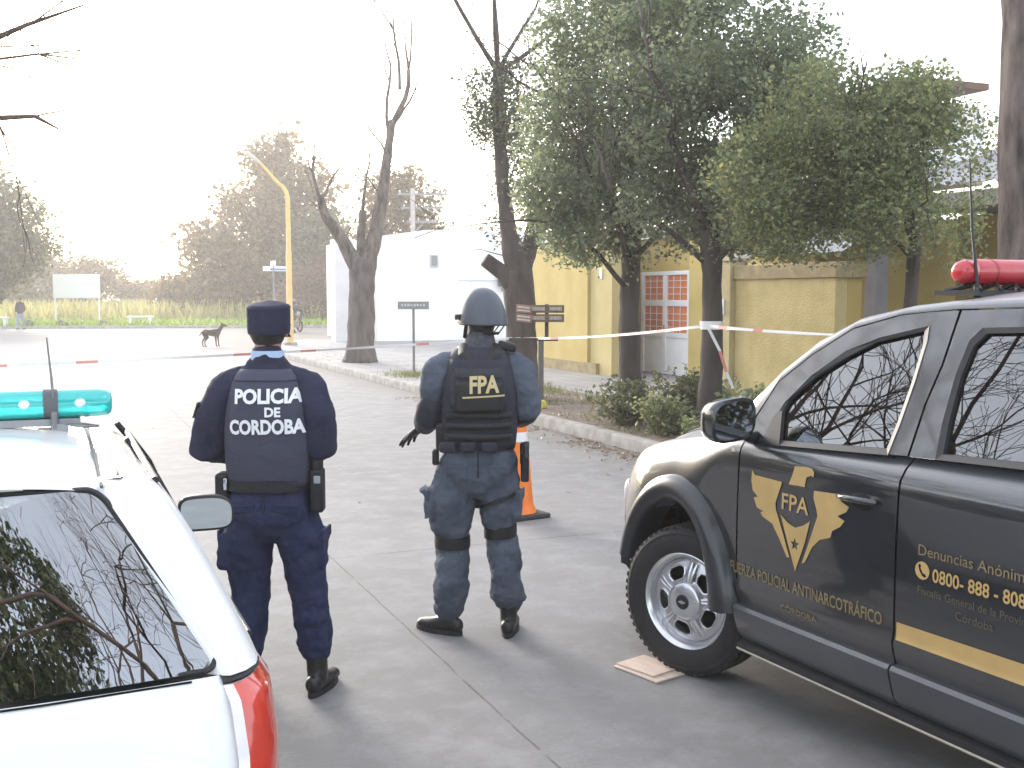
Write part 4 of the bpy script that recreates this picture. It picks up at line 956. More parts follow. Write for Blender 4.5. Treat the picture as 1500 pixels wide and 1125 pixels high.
for s_ in (1, -1):
    doors[s_] = (door(-.478, -1.405, FR1, WIN1, s_, 'front_door'), door(-1.415, -2.34, FR2, WIN2, s_, 'rear_door'))
    for (a0, a1), d in (((-1.115, -1.305), doors[s_][0]), ((-2.03, -2.22), doors[s_][1])):
        b = MB(); b.ell((0, 0, 0), (.072, .020, .036), 18, 8); b.v = [A((a0 + a1) / 2 - .015 + x, (sprof(1.06) - .008 + y) * s_, 1.06 + z) for x, y, z in b.v]; rc = b.build('handle_recess', M_gap, d)
        b = MB(); ss = sprof(1.07); b.limb([A(a0, (ss + .014) * s_, 1.066), A(a0 - .05, (ss + .036) * s_, 1.070), A((a0 + a1) / 2, (ss + .042) * s_, 1.073), A(a1 + .05, (ss + .038) * s_, 1.073), A(a1, (ss + .014) * s_, 1.071)], [(.012, .013), (.013, .014), (.0125, .0135), (.014, .015), (.013, .014)], 10, ref=(0, 0, 1))
        b.build('handle', mat('handle_black_gloss', (.02, .02, .024), .18, coat=1), d)
    b = MB(); b.box(A(-1.41, .84 * s_, .83), (.06, .14, .72)); b.bar(A(-1.418, (sg(1.24) - .075) * s_, 1.24), A(-1.43, (sg(1.80) - .075) * s_, 1.80), .07, .10, up=(1, 0, 0)); b.build('pillar', M_gap, pk, smooth=0)
# rocker and step below the doors
for s_ in (1, -1):
    b = MB(); b.grid([[A(a, s * s_, z) for s, z in ((.84, .31), (.90, .30), (.93, .285), (.93, .262), (.88, .255), (.80, .26))] for a in (-.47, -1.0, -1.6, -2.36)]); st = b.build('side_step', M_trim, pk, smooth=30)
    b = MB(); b.tube([A(a, .928 * s_, .258) for a in (-.47, -1.2, -2.36)], .006, 6); b.build('step_edge', mat('tan_step_edge', (.36, .33, .27), .5), st)  # thin tan strip along the lower edge of the step
# --- roof, pillars, windscreen
RAIL = [(-.298, 1.255), (-.437, 1.372), (-.583, 1.534), (-.737, 1.660), (-.933, 1.758), (-1.17, 1.806), (-1.396, 1.829), (-1.70, 1.842), (-2.0, 1.836), (-2.2, 1.812), (-2.33, 1.77)]
INN = [(-.36, 1.235), (-.478, 1.262), (-.572, 1.476), (-.726, 1.603), (-.915, 1.720), (-1.149, 1.780), (-1.40, 1.803), (-1.70, 1.814), (-2.0, 1.808), (-2.17, 1.787), (-2.30, 1.74)]
for s_ in (1, -1):
    b = MB(); rows = []
    for (a, z), (ai, zi) in zip(RAIL, INN):
        rows.append([A(ai, (sg(zi) - .045) * s_, zi + .002), A(ai, (sg(zi) + .001) * s_, zi + .003), A((a + ai) / 2, (sg((z + zi) / 2) + .002) * s_, (z + zi) / 2 + .003), A(a, (sg(z) - .008) * s_, z + .002), A(a - .01, (sg(z) - .04) * s_, z + .012), A(a - .02, (sg(z) - .085) * s_, z + .012)])
    b.grid(rows); b.build('roof_rail', M_blk, pk, smooth=50)
b = MB(); rows = []
for (a, z) in RAIL[4:]:
    e = sg(z) - .085; zz = z + .012; r = []
    for k in range(-8, 9):
        f = k / 8; r.append(A(a - .02 - .03 * (1 - f * f) * (1 if a > -1.1 else 0), -e * f, zz + .045 * (1 - f * f)))
    rows.append(r)
b.grid(rows); b.build('roof', M_blk, pk, smooth=60)
b = MB(); rows = []
for (a, z) in RAIL[:5]:
    e = sg(z) - .085; r = []
    for k in range(-8, 9):
        f = k / 8; r.append(A(a - .02 + (.16 - .1 * (z - 1.25)) * (1 - f * f), -e * f, z + .012 + .02 * (1 - f * f)))
    rows.append(r)
b.grid(rows); b.build('windscreen', M_wscr, pk, smooth=60)
for s_ in (1, -1):
    b = MB(); b.prism([(-2.175, 1.785), (-2.268, 1.60), (-2.328, 1.45), (-2.348, 1.30), (-2.40, 1.27), (-2.395, 1.55), (-2.34, 1.765), (-2.26, 1.79)], -.06, 0, fn=lambda u, v, h: A(u, (sg(v) + h) * s_, v)); b.build('corner_pillar', M_blk, pk, smooth=40, bevel=.006)
b = MB(); b.box(A(-2.36, 0, 1.0), (1.66, .04, 1.1)); b.box(A(-2.34, 0, 1.72), (1.2, .04, .14)); b.build('cab_back', M_blk, pk)
b = MB(); b.prism([(-.62, 1.30), (.62, 1.30), (.55, 1.70), (-.55, 1.70)], -.01, .01, fn=lambda u, v, h: A(-2.36 + h, u, v)); b.build('rear_glass', M_win, pk, smooth=0)
# --- cargo bed and rear wheels (outside the picture)
b = MB()
cb = [-2.42] + [-2.50 - .9 * i / 24 for i in range(0, 25)] + [-3.6, -3.9, -4.15]
for s_ in (1, -1):
    rows = []
    for a in cb:
        ar = arch(a, -2.95, .45, .53); zb = max(.47, ar) if ar else .47
        rows.append([A(a, sprof(min(1.1, zb + (1.26 - zb) * i / 8)) * s_, zb + (1.26 - zb) * i / 8) for i in range(9)] + [A(a, .86 * s_, 1.28), A(a, .82 * s_, 1.26), A(a, .80 * s_, .75), A(a, 0, .75)])
    b.grid(rows)
b.box(A(-2.44, 0, .95), (1.75, .04, .55)); b.box(A(-4.17, 0, .87), (1.85, .05, .8))
b.build('cargo_bed', M_blk, pk, smooth=50); flare(-2.95)
# --- wheels
def wheel(a, s, steer, out):
    e = empty('wheel', A(a, s, .37), 0); e.parent = pk; e.rotation_euler = (0, 0, steer)
    M = Matrix.Rotation(R(90) * -out, 4, 'Y')                                   # lathe z-axis -> outward
    b = MB(); Rr = .37
    prof = [(.225, -.10), (.25, -.118), (.30, -.128), (.335, -.122), (.356, -.108), (.366, -.092), (.370, -.06)]
    for g0 in (-.045, 0, .045): prof += [(.370, g0 - .008), (.360, g0 - .006), (.360, g0 + .006), (.370, g0 + .008)]
    prof += [(.370, .06), (.366, .092), (.356, .108), (.335, .122), (.325, .1205), (.318, .1235), (.30, .128), (.27, .125), (.25, .118), (.235, .108), (.225, .095)]
    b.lathe(prof, 60, M)
    for k in range(60):                                                         # shoulder tread blocks
        t = 2 * math.pi * k / 60
        for sd in (-1, 1):
            c = M @ Vector((.3575 * math.cos(t), .3575 * math.sin(t), sd * .100)); b.box(c, (.012, .020, .020), (M.to_3x3() @ Matrix.Rotation(t, 3, 'Z')))
    b.build('tyre', M_tyre, e, smooth=35)
    b = MB(); b.lathe([(.224, -.09), (.20, -.085), (.195, .02), (.205, .06), (.212, .088), (.222, .104), (.234, .112), (.241, .108), (.240, .096)], 56, M)
    holes = []
    for k in range(5):
        t0 = 2 * math.pi * (k + .25) / 5 + R(8); h = []
        for r, dt in ((.108, .22), (.116, .31), (.142, .36), (.166, .31), (.176, .15), (.176, -.15), (.166, -.31), (.142, -.36), (.116, -.31), (.108, -.22)): h.append((r * math.cos(t0 + dt), r * math.sin(t0 + dt)))
        holes.append(h[::-1])
    circ = [(.2035 * math.cos(2 * math.pi * k / 60), .2035 * math.sin(2 * math.pi * k / 60)) for k in range(60)]
    dish = lambda r: .062 + .030 * math.sin(min(1, max(0, (.20 - r) / .10)) * math.pi / 2)
    b.prism(circ, -.012, 0, fn=lambda u, v, h: M @ Vector((u, v, dish(math.hypot(u, v)) + h)), holes=holes)
    for h in holes:                                                             # rolled hole edges
        pts = [M @ Vector((u, v, dish(math.hypot(u, v)) + .002)) for u, v in h]; b.tube(pts + [pts[0]], .0055, 6, cap=False)
    for k in range(5):                                                          # raised double ribs between the holes
        t0 = 2 * math.pi * (k + .75) / 5 + R(8)
        for dt in (-.07, .07):
            p = [M @ Vector((r * math.cos(t0 + dt), r * math.sin(t0 + dt), dish(r) + .004)) for r in (.095, .13, .165, .19)]; b.tube(p, [.010, .009, .009, .006], 8)
    b.lathe([(.108, .088), (.098, .098), (.092, .112), (.086, .118), (.070, .123), (.045, .126), (.036, .126)], 40, M)
    rim = b.build('rim', M_rim, e, smooth=40)
    b = MB(); b.lathe([(.036, .124), (.036, .129), (.028, .130), (0, .130)], 24, M); cp = b.build('hub_cap', M_trim, rim)
    b = MB()
    for w_, h_ in ((.036, .009), (.014, .016)): b.box(M @ Vector((0, 0, .1315)), (.003, w_, h_))
    b.build('emblem', M_chrome, cp, smooth=0)
    b = MB()
    for k in range(5):
        t = 2 * math.pi * (k + .75) / 5 + R(8); b.lathe([(.010, .10), (.010, .122), (.006, .126), (0, .126)], 6, M @ Matrix.Translation((.066 * math.cos(t), .066 * math.sin(t), -.001)))
    b.build('wheel_nuts', M_rim, rim)
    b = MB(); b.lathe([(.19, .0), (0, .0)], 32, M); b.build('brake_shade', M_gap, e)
wheel(-.03, .83, R(19), 1); wheel(-.03, -.80, R(19), -1); wheel(-2.95, .815, 0, 1); wheel(-2.95, -.815, 0, -1)
# --- mirrors
for s_ in (1, -1):
    e = empty('wing_mirror', A(-.60, 1.095 * s_, 1.325)); e.parent = pk
    def rr(w_, h_, n=28, p=3.2, tl=.012):
        o = []
        for k in range(n):
            t = 2 * math.pi * k / n; c, s = math.cos(t), math.sin(t); x = w_ * math.copysign(abs(c) ** (2 / p), c); z = h_ * math.copysign(abs(s) ** (2 / p), s)
            o.append((x, z + tl * x / w_ * s_))
        return o
    rs = []
    for y, f in ((-.032, .97), (-.030, 1.0), (.0, 1.0), (.04, .96), (.075, .84), (.098, .62), (.108, .3)): rs.append([(x * f, y, z * f) for x, z in rr(.118, .094)])
    b = MB(); b.rings(rs, True, True); b.build('housing', mat('mirror_black_gloss', (.013, .014, .018), .2, coat=1), e, smooth=60)
    b = MB(); b.prism(rr(.104, .080), -.036, -.033, fn=lambda u, v, h: (u, h, v)); o_ = b.build('mirror_glass', M_mir, e, smooth=0)
    b = MB(); b.limb([(.085 * s_, .03, -.055), (.15 * s_, .05, -.09), (.21 * s_, .06, -.10)], [(.03, .022), (.026, .02), (.035, .03)], 10); b.build('arm', M_trim, e)
    b = MB(); b.prism([(-.60, 1.212), (-.715, 1.214), (-.66, 1.36), (-.62, 1.34)], -.015, .004, fn=lambda u, v, h: A(u, (sg(v) + h) * s_, v)); b.build('mirror_sail', M_trim, pk, smooth=0)
# --- cabin
b = MB(); b.box(A(-.62, 0, 1.0), (1.5, .5, .34)); b.box(A(-.42, 0, 1.14), (1.5, .5, .05)); b.build('dashboard', M_trim, pk, bevel=.04)
def seat(a, s):
    t = MB(); t.limb([A(a + .22, s, .80), A(a - .22, s, .78)], [(.25, .09)] * 2, 14, ref=(1, 0, 0)); t.limb([A(a - .22, s, .85), A(a - .34, s, 1.35)], [(.24, .08), (.21, .06)], 14, ref=(1, 0, 0)); t.limb([A(a - .37, s, 1.47), A(a - .39, s, 1.60)], [(.13, .05), (.12, .045)], 12, ref=(1, 0, 0)); t.build('seat', M_seat, pk)
for a in (-1.05, -1.95):
    for s in (.40, -.40): seat(a, s)
b = MB(); Ms = Matrix.Translation(A(-.86, .40, 1.13)) @ Matrix.Rotation(R(65), 4, 'X')
ring = [Ms @ Vector((.185 * math.cos(2 * math.pi * k / 32), .185 * math.sin(2 * math.pi * k / 32), 0)) for k in range(33)]; b.tube(ring, .016, 8, cap=False)
for t in (0, 180, 270): b.tube([Ms @ Vector((0, 0, -.03)), Ms @ Vector((.18 * math.cos(R(t)), .18 * math.sin(R(t)), 0))], .016, 6)
b.ell(Ms @ Vector((0, 0, -.02)), (.06, .05, .06)); b.build('steering_wheel', M_trim, pk)
# --- roof beacon bar, rack, whip aerial
rk = MB(); rk.box(A(-1.24, 0, 1.868), (.98, .20, .022))
for k in range(9): rk.tube([A(-1.17 - .03 * (k % 3), .46 - .11 * k, 1.875), A(-1.27, .40 - .11 * k, 1.905), A(-1.34, .46 - .11 * k, 1.878)], .011, 6)
bar = rk.build('roof_rack', M_trim, pk)
b = MB(); b.tube([A(-1.24, .475, 1.952), A(-1.24, .468, 1.952), A(-1.24, .44, 1.952), A(-1.24, .405, 1.952), A(-1.24, .40, 1.952), A(-1.24, .38, 1.952), A(-1.24, -.38, 1.952), A(-1.24, -.44, 1.952), A(-1.24, -.475, 1.952)], [.025, .040, .049, .050, .046, .053, .053, .049, .028], 24)
bc = b.build('beacon', M_redl, pk, smooth=50)
M_bbr = mat('beacon_band_red', (.32, .02, .025), .3)
for s in (.30, .1, -.1, -.3): b = MB(); b.tube([A(-1.24, s - .006, 1.952), A(-1.24, s + .006, 1.952)], .0545, 24); b.build('beacon_band', M_bbr, bc)
b = MB(); b.tube([A(-1.30, .43, 1.84), A(-1.30, .43, 1.90)], .014, 10); b.tube([A(-1.30, .43, 1.90), A(-1.27, .435, 2.12), A(-1.25, .44, 2.40)], [.007, .006, .003], 8); b.build('antenna', M_trim, pk)
# --- gold emblem and lettering
def decal(name, polys, holes, m, parent, off=.0035, cuts=5):
    bm = bmesh.new()
    loops = [polys] + list(holes); flat = [p for l in loops for p in l]
    vs = [bm.verts.new((p[0], p[1], 0)) for p in flat]
    for t in tessellate_polygon([[Vector((p[0], p[1], 0)) for p in l] for l in loops]):
        try: bm.faces.new([vs[i] for i in t])
        except ValueError: pass
    bmesh.ops.subdivide_edges(bm, edges=bm.edges[:], cuts=cuts, use_grid_fill=True)
    for v in bm.verts: u, z = v.co.x, v.co.y; v.co = Vector(A(u, sprof(z) + off + (.012 * math.exp(-((z - .545) / .028) ** 2)), z))
    bmesh.ops.recalc_face_normals(bm, faces=bm.faces)
    me = bpy.data.meshes.new(name); bm.to_mesh(me); bm.free(); me.materials.append(m)
    o = bpy.data.objects.new(name, me); COL.objects.link(o); o.parent = parent; return o
def lettering(txt, a0, a1, z0, h, m, parent, bold=0.0, off=.0035, slope=0.0, name='lettering'):
    v, f = text_mb(txt, 1.0, bold); x0 = min(p[0] for p in v); x1 = max(p[0] for p in v); k = (a1 - a0) / (x1 - x0); hh = h / .73
    b = MB(); b.v = []
    for p in v:
        a = a0 + (p[0] - x0) * k; z = z0 + p[1] * hh + slope * (p[0] - x0) / (x1 - x0); b.v.append(A(a, sprof(z) + off + .012 * math.exp(-((z - .545) / .028) ** 2), z))
    b.f = [tuple(q) for q in f]; b.m = [0] * len(f)
    return b.build(name, m, parent, smooth=0)
fd, rd = doors[1]
LW = [(-.57, 1.091), (-.59, 1.072), (-.678, 1.070), (-.768, 1.068), (-.763, 1.051), (-.732, .971), (-.737, .944), (-.785, .853), (-.829, .757), (-.814, .753), (-.765, .821), (-.716, .879), (-.65, .899), (-.637, .915), (-.655, .922), (-.611, .932), (-.588, .972), (-.615, .980), (-.579, 1.003), (-.567, 1.045)]
RW = [(-.964, 1.062), (-1.03, 1.066), (-1.095, 1.070), (-1.119, 1.044), (-1.164, 1.029), (-1.151, 1.007), (-1.103, .982), (-1.144, .970), (-1.122, .943), (-1.077, .917), (-1.069, .889), (-1.008, .867), (-.966, .828), (-.925, .757), (-.905, .746), (-.924, .791), (-.96, .881), (-.991, .962), (-.986, .981), (-.963, 1.031)]
HD = [(-.842, 1.146), (-.912, 1.152), (-.946, 1.150), (-.959, 1.137), (-.957, 1.115), (-.942, 1.121), (-.916, 1.110), (-.907, 1.068), (-.81, 1.065), (-.829, 1.104)]
SHD = [(-.769, .928), (-.815, .901), (-.861, .889), (-.905, .905), (-.949, .932), (-.922, .839), (-.866, .705), (-.817, .817)]
star = []
for k in range(10):
    t = R(90 + 36 * k); r = .028 if k % 2 == 0 else .012; star.append((-.861 + r * math.cos(t), .818 + r * math.sin(t)))
em = decal('emblem', HD, [], M_gold, fd)
for nm, pl, hl in (('wing', LW, []), ('wing', RW, []), ('shield', SHD, [star])):
    decal(nm, pl, hl, M_gold, em)
lettering('FPA', -.772, -.936, .955, .072, M_gold, em, .012)
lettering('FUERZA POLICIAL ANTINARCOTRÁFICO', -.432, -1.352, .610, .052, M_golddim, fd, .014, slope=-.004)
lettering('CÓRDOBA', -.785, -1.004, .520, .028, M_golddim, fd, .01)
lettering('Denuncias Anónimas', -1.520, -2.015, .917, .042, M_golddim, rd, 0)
lettering('0800- 888 - 8080', -1.588, -2.005, .832, .050, M_gold, rd, .018)
lettering('Fiscalía General de la Provincia de', -1.522, -2.075, .775, .030, mat('faint_vinyl', (.10, .085, .06), .5), rd, 0)
lettering('Córdoba', -1.695, -1.852, .722, .032, mat('faint_vinyl', (.10, .085, .06), .5), rd, 0)
circ = [(-1.541 + .033 * math.cos(2 * math.pi * k / 28), .862 + .033 * math.sin(2 * math.pi * k / 28)) for k in range(28)]
hs = [(-1.522, .878), (-1.528, .886), (-1.536, .880), (-1.533, .870), (-1.545, .852), (-1.553, .853), (-1.561, .844), (-1.553, .838), (-1.541, .843), (-1.528, .860)]
decal('phone_symbol', circ, [hs], M_gold, rd)
decal('gold_stripe', [(-1.425, .640), (-2.335, .652), (-2.335, .577), (-1.425, .572)], [], M_gold, rd)
# ================================================================== THE WHITE PATROL CAR
M_wcar = mat('white_car_paint', (.85, .85, .85), .28, spec=.5, coat=.8, var=.03, vscale=2)
M_rglass = glass_mat('rear_window_glass', (.20, .24, .23), 3.9)
M_cglass = glass_mat('car_side_glass', (.12, .14, .14), 1.9)
M_tail = mat('tail_lamp_red', (.62, .05, .03), .12, spec=.6, coat=1, var=.1, vscale=30, stretch=(1, 1, .15))
M_clear = mat('clear_lamp_plastic', (.78, .74, .74), .12, spec=.6, coat=1)
M_cyan = mat('cyan_beacon_plastic', (.02, .52, .50), .14, spec=.6, coat=.8, trans=.2)
CX = -.335
car = empty('patrol_car', (CX, 2.6, 0), 0, 'white patrol hatchback with cyan roof beacon seen from behind at left', 'car')
# local: x right, y forward (0 at the rear window's lower edge), z up
def half(z): return lerp1(z, [(.20, .70), (.30, .765), (.45, .80), (.62, .815), (.78, .825), (.90, .815), (.955, .797), (1.0, .780), (1.15, .715), (1.28, .648), (1.36, .595), (1.395, .555)])
def rear(z): return lerp1(z, [(.20, -.16), (.30, -.27), (.50, -.30), (.58, -.27), (.62, -.16), (.75, -.12), (.90, -.06), (.955, -.02), (1.0, 0.0), (1.36, .145), (1.40, .19)])
def ring(z, yend):
    h, r = half(z), rear(z); cr = .10 if z < .97 else .10 + .12 * (z - .97); bow = .055
    pts = []
    for k in range(9): f = k / 8 * .86; pts.append((h * f, r + bow * f * f * f, z))
    x0, y0 = h * .86, r + bow * .636
    for k in range(1, 9):
        t = R(90 * k / 8); pts.append((x0 + (h - x0) * math.sin(t), y0 + (h * .14 + cr) * (1 - math.cos(t)) ** 1.0, z))
    y1 = pts[-1][1]
    for k in range(1, 13): y = y1 + (yend - y1) * k / 12; pts.append((h - (.02 * ((y - 1.2) / 1.5) ** 2 if y > 1.2 else 0), y, z))
    return pts
def mir(r): return [(-x, y, z) for x, y, z in r[::-1]] + r
b = MB()
low = [.20, .30, .40, .50, .58, .60, .62, .70, .80, .87, .92, .955]
b.grid([mir(ring(z, 2.55)) for z in low])
body2 = b.build('body', M_wcar, car, smooth=40)
# nose and bonnet
b = MB(); rows = []
for y, z, h in ((2.50, .93, .76), (2.8, .90, .75), (3.2, .84, .72), (3.45, .74, .66), (3.56, .60, .60), (3.60, .42, .58), (3.5, .25, .56)):
    rows.append([(h * f, y - .10 * f * f, z - .03 * f * f) for f in [k / 8 for k in range(-8, 9)]])
b.grid(rows); b.build('bonnet', M_wcar, car, smooth=60)
# upper rear: corner pillars either side of the rear window, roof with gutters
def up(s_):
    b = MB(); rows = []
    zs = [.955, 1.0, 1.06, 1.12, 1.18, 1.24, 1.30, 1.35, 1.385, 1.398]
    for z in zs:
        h, r = half(z), rear(z); t = (z - .955) / .445; xw = .690 - .262 * t
        rows.append([((xw - .03) * s_, r + .055, z), (xw * s_, r + .030, z), ((xw + .02) * s_, r + .022, z), ((xw + (h - xw) * .55) * s_, r + .045, z), ((xw + (h - xw) * .85) * s_, r + .085, z), (h * s_, r + .15, z), (h * s_, r + .30, z), (h * s_, r + .36, z), ((h - .03) * s_, r + .365, z)])
    rows.append([(min(abs(x), .53) * s_, y + .03, 1.409) for x, y, z in rows[-1]]); rows.append([(.49 * s_, y, 1.409) for x, y, z in rows[-1]])
    b.grid(rows); return b
for s_ in (1, -1):
    up(s_).build('rear_pillar', M_wcar, car, smooth=60)
    # side window band with slim pillars
    g = MB(); g.grid([[((half(z) - .012) * s_, y, z) for z in (.955, 1.1, 1.25, 1.36)] for y in (.32, .8, 1.3, 1.75, 2.0)]); g.build('side_window', M_cglass, car, smooth=80)
    f = MB(); f.grid([[((half(z) + .004) * s_, y + (z - .955) * k, z) for z in (.955, 1.1, 1.25, 1.385)] for y, k in ((1.22, 0), (1.30, 0))]); f.build('window_pillar', M_trim, car, smooth=60, solid=.02); f = MB()
    f.grid([[((half(z) + .004) * s_, y - (z - .955) * 1.05, z) for z in (.955, 1.1, 1.25, 1.385)] for y in (2.15, 2.26)])
    f.build('window_pillar', M_trim, car, smooth=60, solid=.02)
    q = MB(); q.tube([((half(.955) + .004) * s_, y, .958) for y in (.30, .9, 1.5, 2.2)], .011, 8); q.tube([((half(1.372) + .002) * s_, y, 1.372) for y in (.40, .9, 1.5)] + [((half(1.2) + .002) * s_, 1.95, 1.2), ((half(.97) + .002) * s_, 2.2, .97)], .010, 8); q.build('window_trim', M_trim, car)
b = MB(); rows = []
for y in [.155, .17, .20, .3, .5, .8, 1.1, 1.35, 1.45, 1.52, 1.56]:
    zt = 1.425 + .03 * math.sin(min(1, (y - .15) / .7) * 1.57) - .06 * max(0, (y - 1.2) / .36) ** 2 * .5; z0 = zt - .028; r = []
    if y < .16: zt -= .010; z0 -= .010
    hw = .430
    for k in range(13): f = k / 12; r.append((hw * f, y + .032 * f ** 3 * max(0, 1 - (y - .155) / .3), z0 + (zt - z0) * (1 - f ** 3)))
    yq = max(y, .172) + .032 * max(0, 1 - (max(y, .172) - .155) / .3); zq = z0 + (.010 if y < .16 else 0); r += [(hw + .004, yq, zq - .014), (hw + .016, yq, zq - .014), (hw + .020, yq, zq + .002)] + ([(hw + dx_, max(y, .42) if dx_ > .05 else yq, (1.397 + .03 * math.sin(min(1, (max(y, .42) - .15) / .7) * 1.57) - .03 * max(0, (y - 1.2) / .36) ** 2) - dz_) for dx_, dz_ in ((.07, .012), (.115, .034), (.145, .068))])
    rows.append(mir(r))
b.grid(rows); rf = b.build('roof', M_wcar, car, smooth=50)
for s_ in (1, -1):
    b = MB(); b.tube([(.442 * s_, y, 1.425 + .03 * math.sin(min(1, (y - .15) / .7) * 1.57) - .03 * max(0, (y - 1.2) / .36) ** 2 - .030) for y in (.19, .3, .5, .8, 1.1, 1.35, 1.5)], .0042, 6); b.build('roof_seam', mat('seam_grey', (.12, .12, .12), .8), rf)
# tailgate glass, bowed, with black seal
def gpt(f, t, o=0):
    """f -1..1 across, t 0..1 up the rear window"""
    z = .965 + .425 * t; xw = .695 - .262 * t; r = (z - 1.0) * .403
    return (xw * f, r + .045 * abs(f) ** 3 - o - .004, z + .004 - .10 * 0)
def rrect(n=9):
    pts = []
    for (cx, cy, a0) in ((.93, .09, -90), (.93, .91, 0), (-.93, .91, 90), (-.93, .09, 180)):
        for k in range(n): t = R(a0 + 90 * k / (n - 1)); pts.append((cx + .07 * math.cos(t), cy + .09 * math.sin(t)))
    return pts
b = MB(); rows = []
for j in range(13):
    t = j / 12; e = 1.0
    if t < .09: e = 1 - .07 * (1 - math.sqrt(max(0, 1 - ((.09 - t) / .09) ** 2)))
    if t > .91: e = 1 - .07 * (1 - math.sqrt(max(0, 1 - ((t - .91) / .09) ** 2)))
    rows.append([gpt((k / 12) * e, t, .004) for k in range(-12, 13)])
b.grid(rows); tg = b.build('rear_window', M_rglass, car, smooth=80)
b = MB(); P_ = rrect()
b.tube([gpt(f, t, .005) for f, t in P_ + P_[:1]], .0075, 8, cap=False); b.build('window_seal', M_trim, tg)
b = MB(); b.tube([(.0, rear(.955) - .008, .952), (.3, rear(.955) - .004, .952), (.62, rear(.955) + .02, .952)], .003, 5); b.tube([(0, rear(.955) - .008, .952), (-.3, rear(.955) - .004, .952), (-.62, rear(.955) + .02, .952)], .003, 5); b.build('tailgate_gap', M_gap, body2)
# tail lamps up the rear corners
for s_ in (1, -1):
    def lamp(k0, k1, z0, z1, off, n=10):
        rows = []
        for i in range(n + 1):
            z = z0 + (z1 - z0) * i / n; r = ring(z, 2.55); e = off * (.3 if i in (0, n) else 1); row = []
            for k in range(k0, k1 + 1):
                p = Vector(r[k]); q = Vector((r[k + 1][0] - r[k - 1][0], r[k + 1][1] - r[k - 1][1], 0)).normalized(); nn = Vector((q.y, -q.x, 0)); p = p + nn * e; row.append((p.x * s_, p.y, p.z))
            rows.append(row)
        return MB().grid(rows)
    tl = lamp(9, 16, .635, .935, .016).build('tail_lamp', M_tail, car, smooth=60)
    lamp(8, 9, .635, .935, .017).build('reverse_lens', M_clear, tl, smooth=60)
    lamp(8, 13, .936, .957, .012, 3).build('lamp_cap', M_trim, tl, smooth=60)
# inside
b = MB(); b.box((0, .42, .86), (1.35, .55, .04)); b.build('parcel_shelf', mat('shelf_grey', (.06, .062, .06), .9), car)
for s in (-.36, .36):
    b = MB(); b.limb([(s, .70, .75), (s, .62, 1.08)], [(.26, .09), (.22, .07)], 14); b.limb([(s, .60, 1.15), (s, .59, 1.24)], [(.12, .04), (.11, .035)], 12); b.build('seat', M_seat, car)
    b = MB(); b.limb([(s, 1.45, .75), (s, 1.36, 1.12)], [(.25, .09), (.21, .07)], 14); b.limb([(s, 1.33, 1.20), (s, 1.32, 1.32)], [(.12, .04), (.11, .035)], 12); b.build('seat', M_seat, car)
b = MB(); b.box((0, 1.2, .45), (1.4, 2.5, .3)); b.box((0, 2.3, .85), (1.35, .4, .2)); b.build('floor_pan', M_gap, car)
b = MB(); rows = []
for t in (0, .5, 1): rows.append([((.70 - .24 * t) * f, 2.42 - .85 * t - .12 * f * f + .12, .955 + .44 * t) for f in [k / 6 for k in range(-6, 7)]])
b.grid(rows); b.build('windscreen', M_wscr, car, smooth=80)
# right and left mirrors
for s_ in (1, -1):
    e = empty('wing_mirror', (.885 * s_, 1.80, 1.005)); e.parent = car
    def shp(w_, h_, n=32):
        o = []
        for k in range(n):
            t = 2 * math.pi * k / n; c, s = math.cos(t), math.sin(t); p = 2.6 if c * s_ > 0 and s > 0 else 4.5
            o.append((w_ * math.copysign(abs(c) ** (2 / p), c), h_ * math.copysign(abs(s) ** (2 / p), s)))
        return o
    rs = [[(x * f, y, z * f) for x, z in shp(.105, .070)] for y, f in ((-.03, .96), (-.028, 1.0), (.0, 1.0), (.03, .95), (.06, .8), (.075, .5))]
    b = MB(); b.rings(rs, True, True); b.build('housing', M_trim, e, smooth=60)
    b = MB(); b.prism(shp(.097, .060), -.034, -.031, fn=lambda u, v, h: (u, h - .03 * (u / .105) * s_ * 0, v)); b.build('mirror_glass', mat('car_mirror_glass', (.78, .86, .88), .03, metal=1), e, smooth=0)
    b = MB(); b.limb([(-.09 * s_, .02, -.045), (-.15 * s_, .06, -.06), (-.18 * s_, .09, -.06)], [(.022, .018)] * 3, 8); b.build('arm', M_trim, e)
# beacon bar, its foot, aerial
zb = 1.520
b = MB(); xs = [(.515, .022), (.512, .036), (.50, .046), (.47, .050), (.36, .050), (.34, .047), (.33, .050), (.0, .050), (-.33, .050), (-.47, .050), (-.50, .046), (-.515, .022)]
b.tube([(x, 1.10, zb) for x, r in xs], [(r, r * .92) for x, r in xs], 26); bc = b.build('beacon', M_cyan, car, smooth=50)
M_bbg = mat('beacon_band_grey', (.10, .105, .115), .5)
for x in (.335, -.335): b = MB(); b.tube([(x - .021, 1.10, zb), (x + .021, 1.10, zb)], [(.0525, .049)] * 2, 24); b.build('beacon_band', M_bbg, bc)
M_bulb = mat('beacon_bulb', (.72, .86, .84), .15, coat=1)
for x in (.42, .26, .14, .02, -.12, -.26, -.42): b = MB(); b.ell((x, 1.052, zb + .004), (.017, .008, .014), 14, 7); b.build('bulb', M_bulb, bc)
b = MB(); b.box((0, 1.10, zb - .056), (.84, .07, .022)); b.box((.36, 1.10, zb - .075), (.05, .10, .03)); b.box((-.36, 1.10, zb - .075), (.05, .10, .03)); b.box((.24, 1.10, zb - .080), (.20, .08, .012)); b.build('beacon_foot', mat('beacon_foot_grey', (.30, .30, .31), .5), bc)
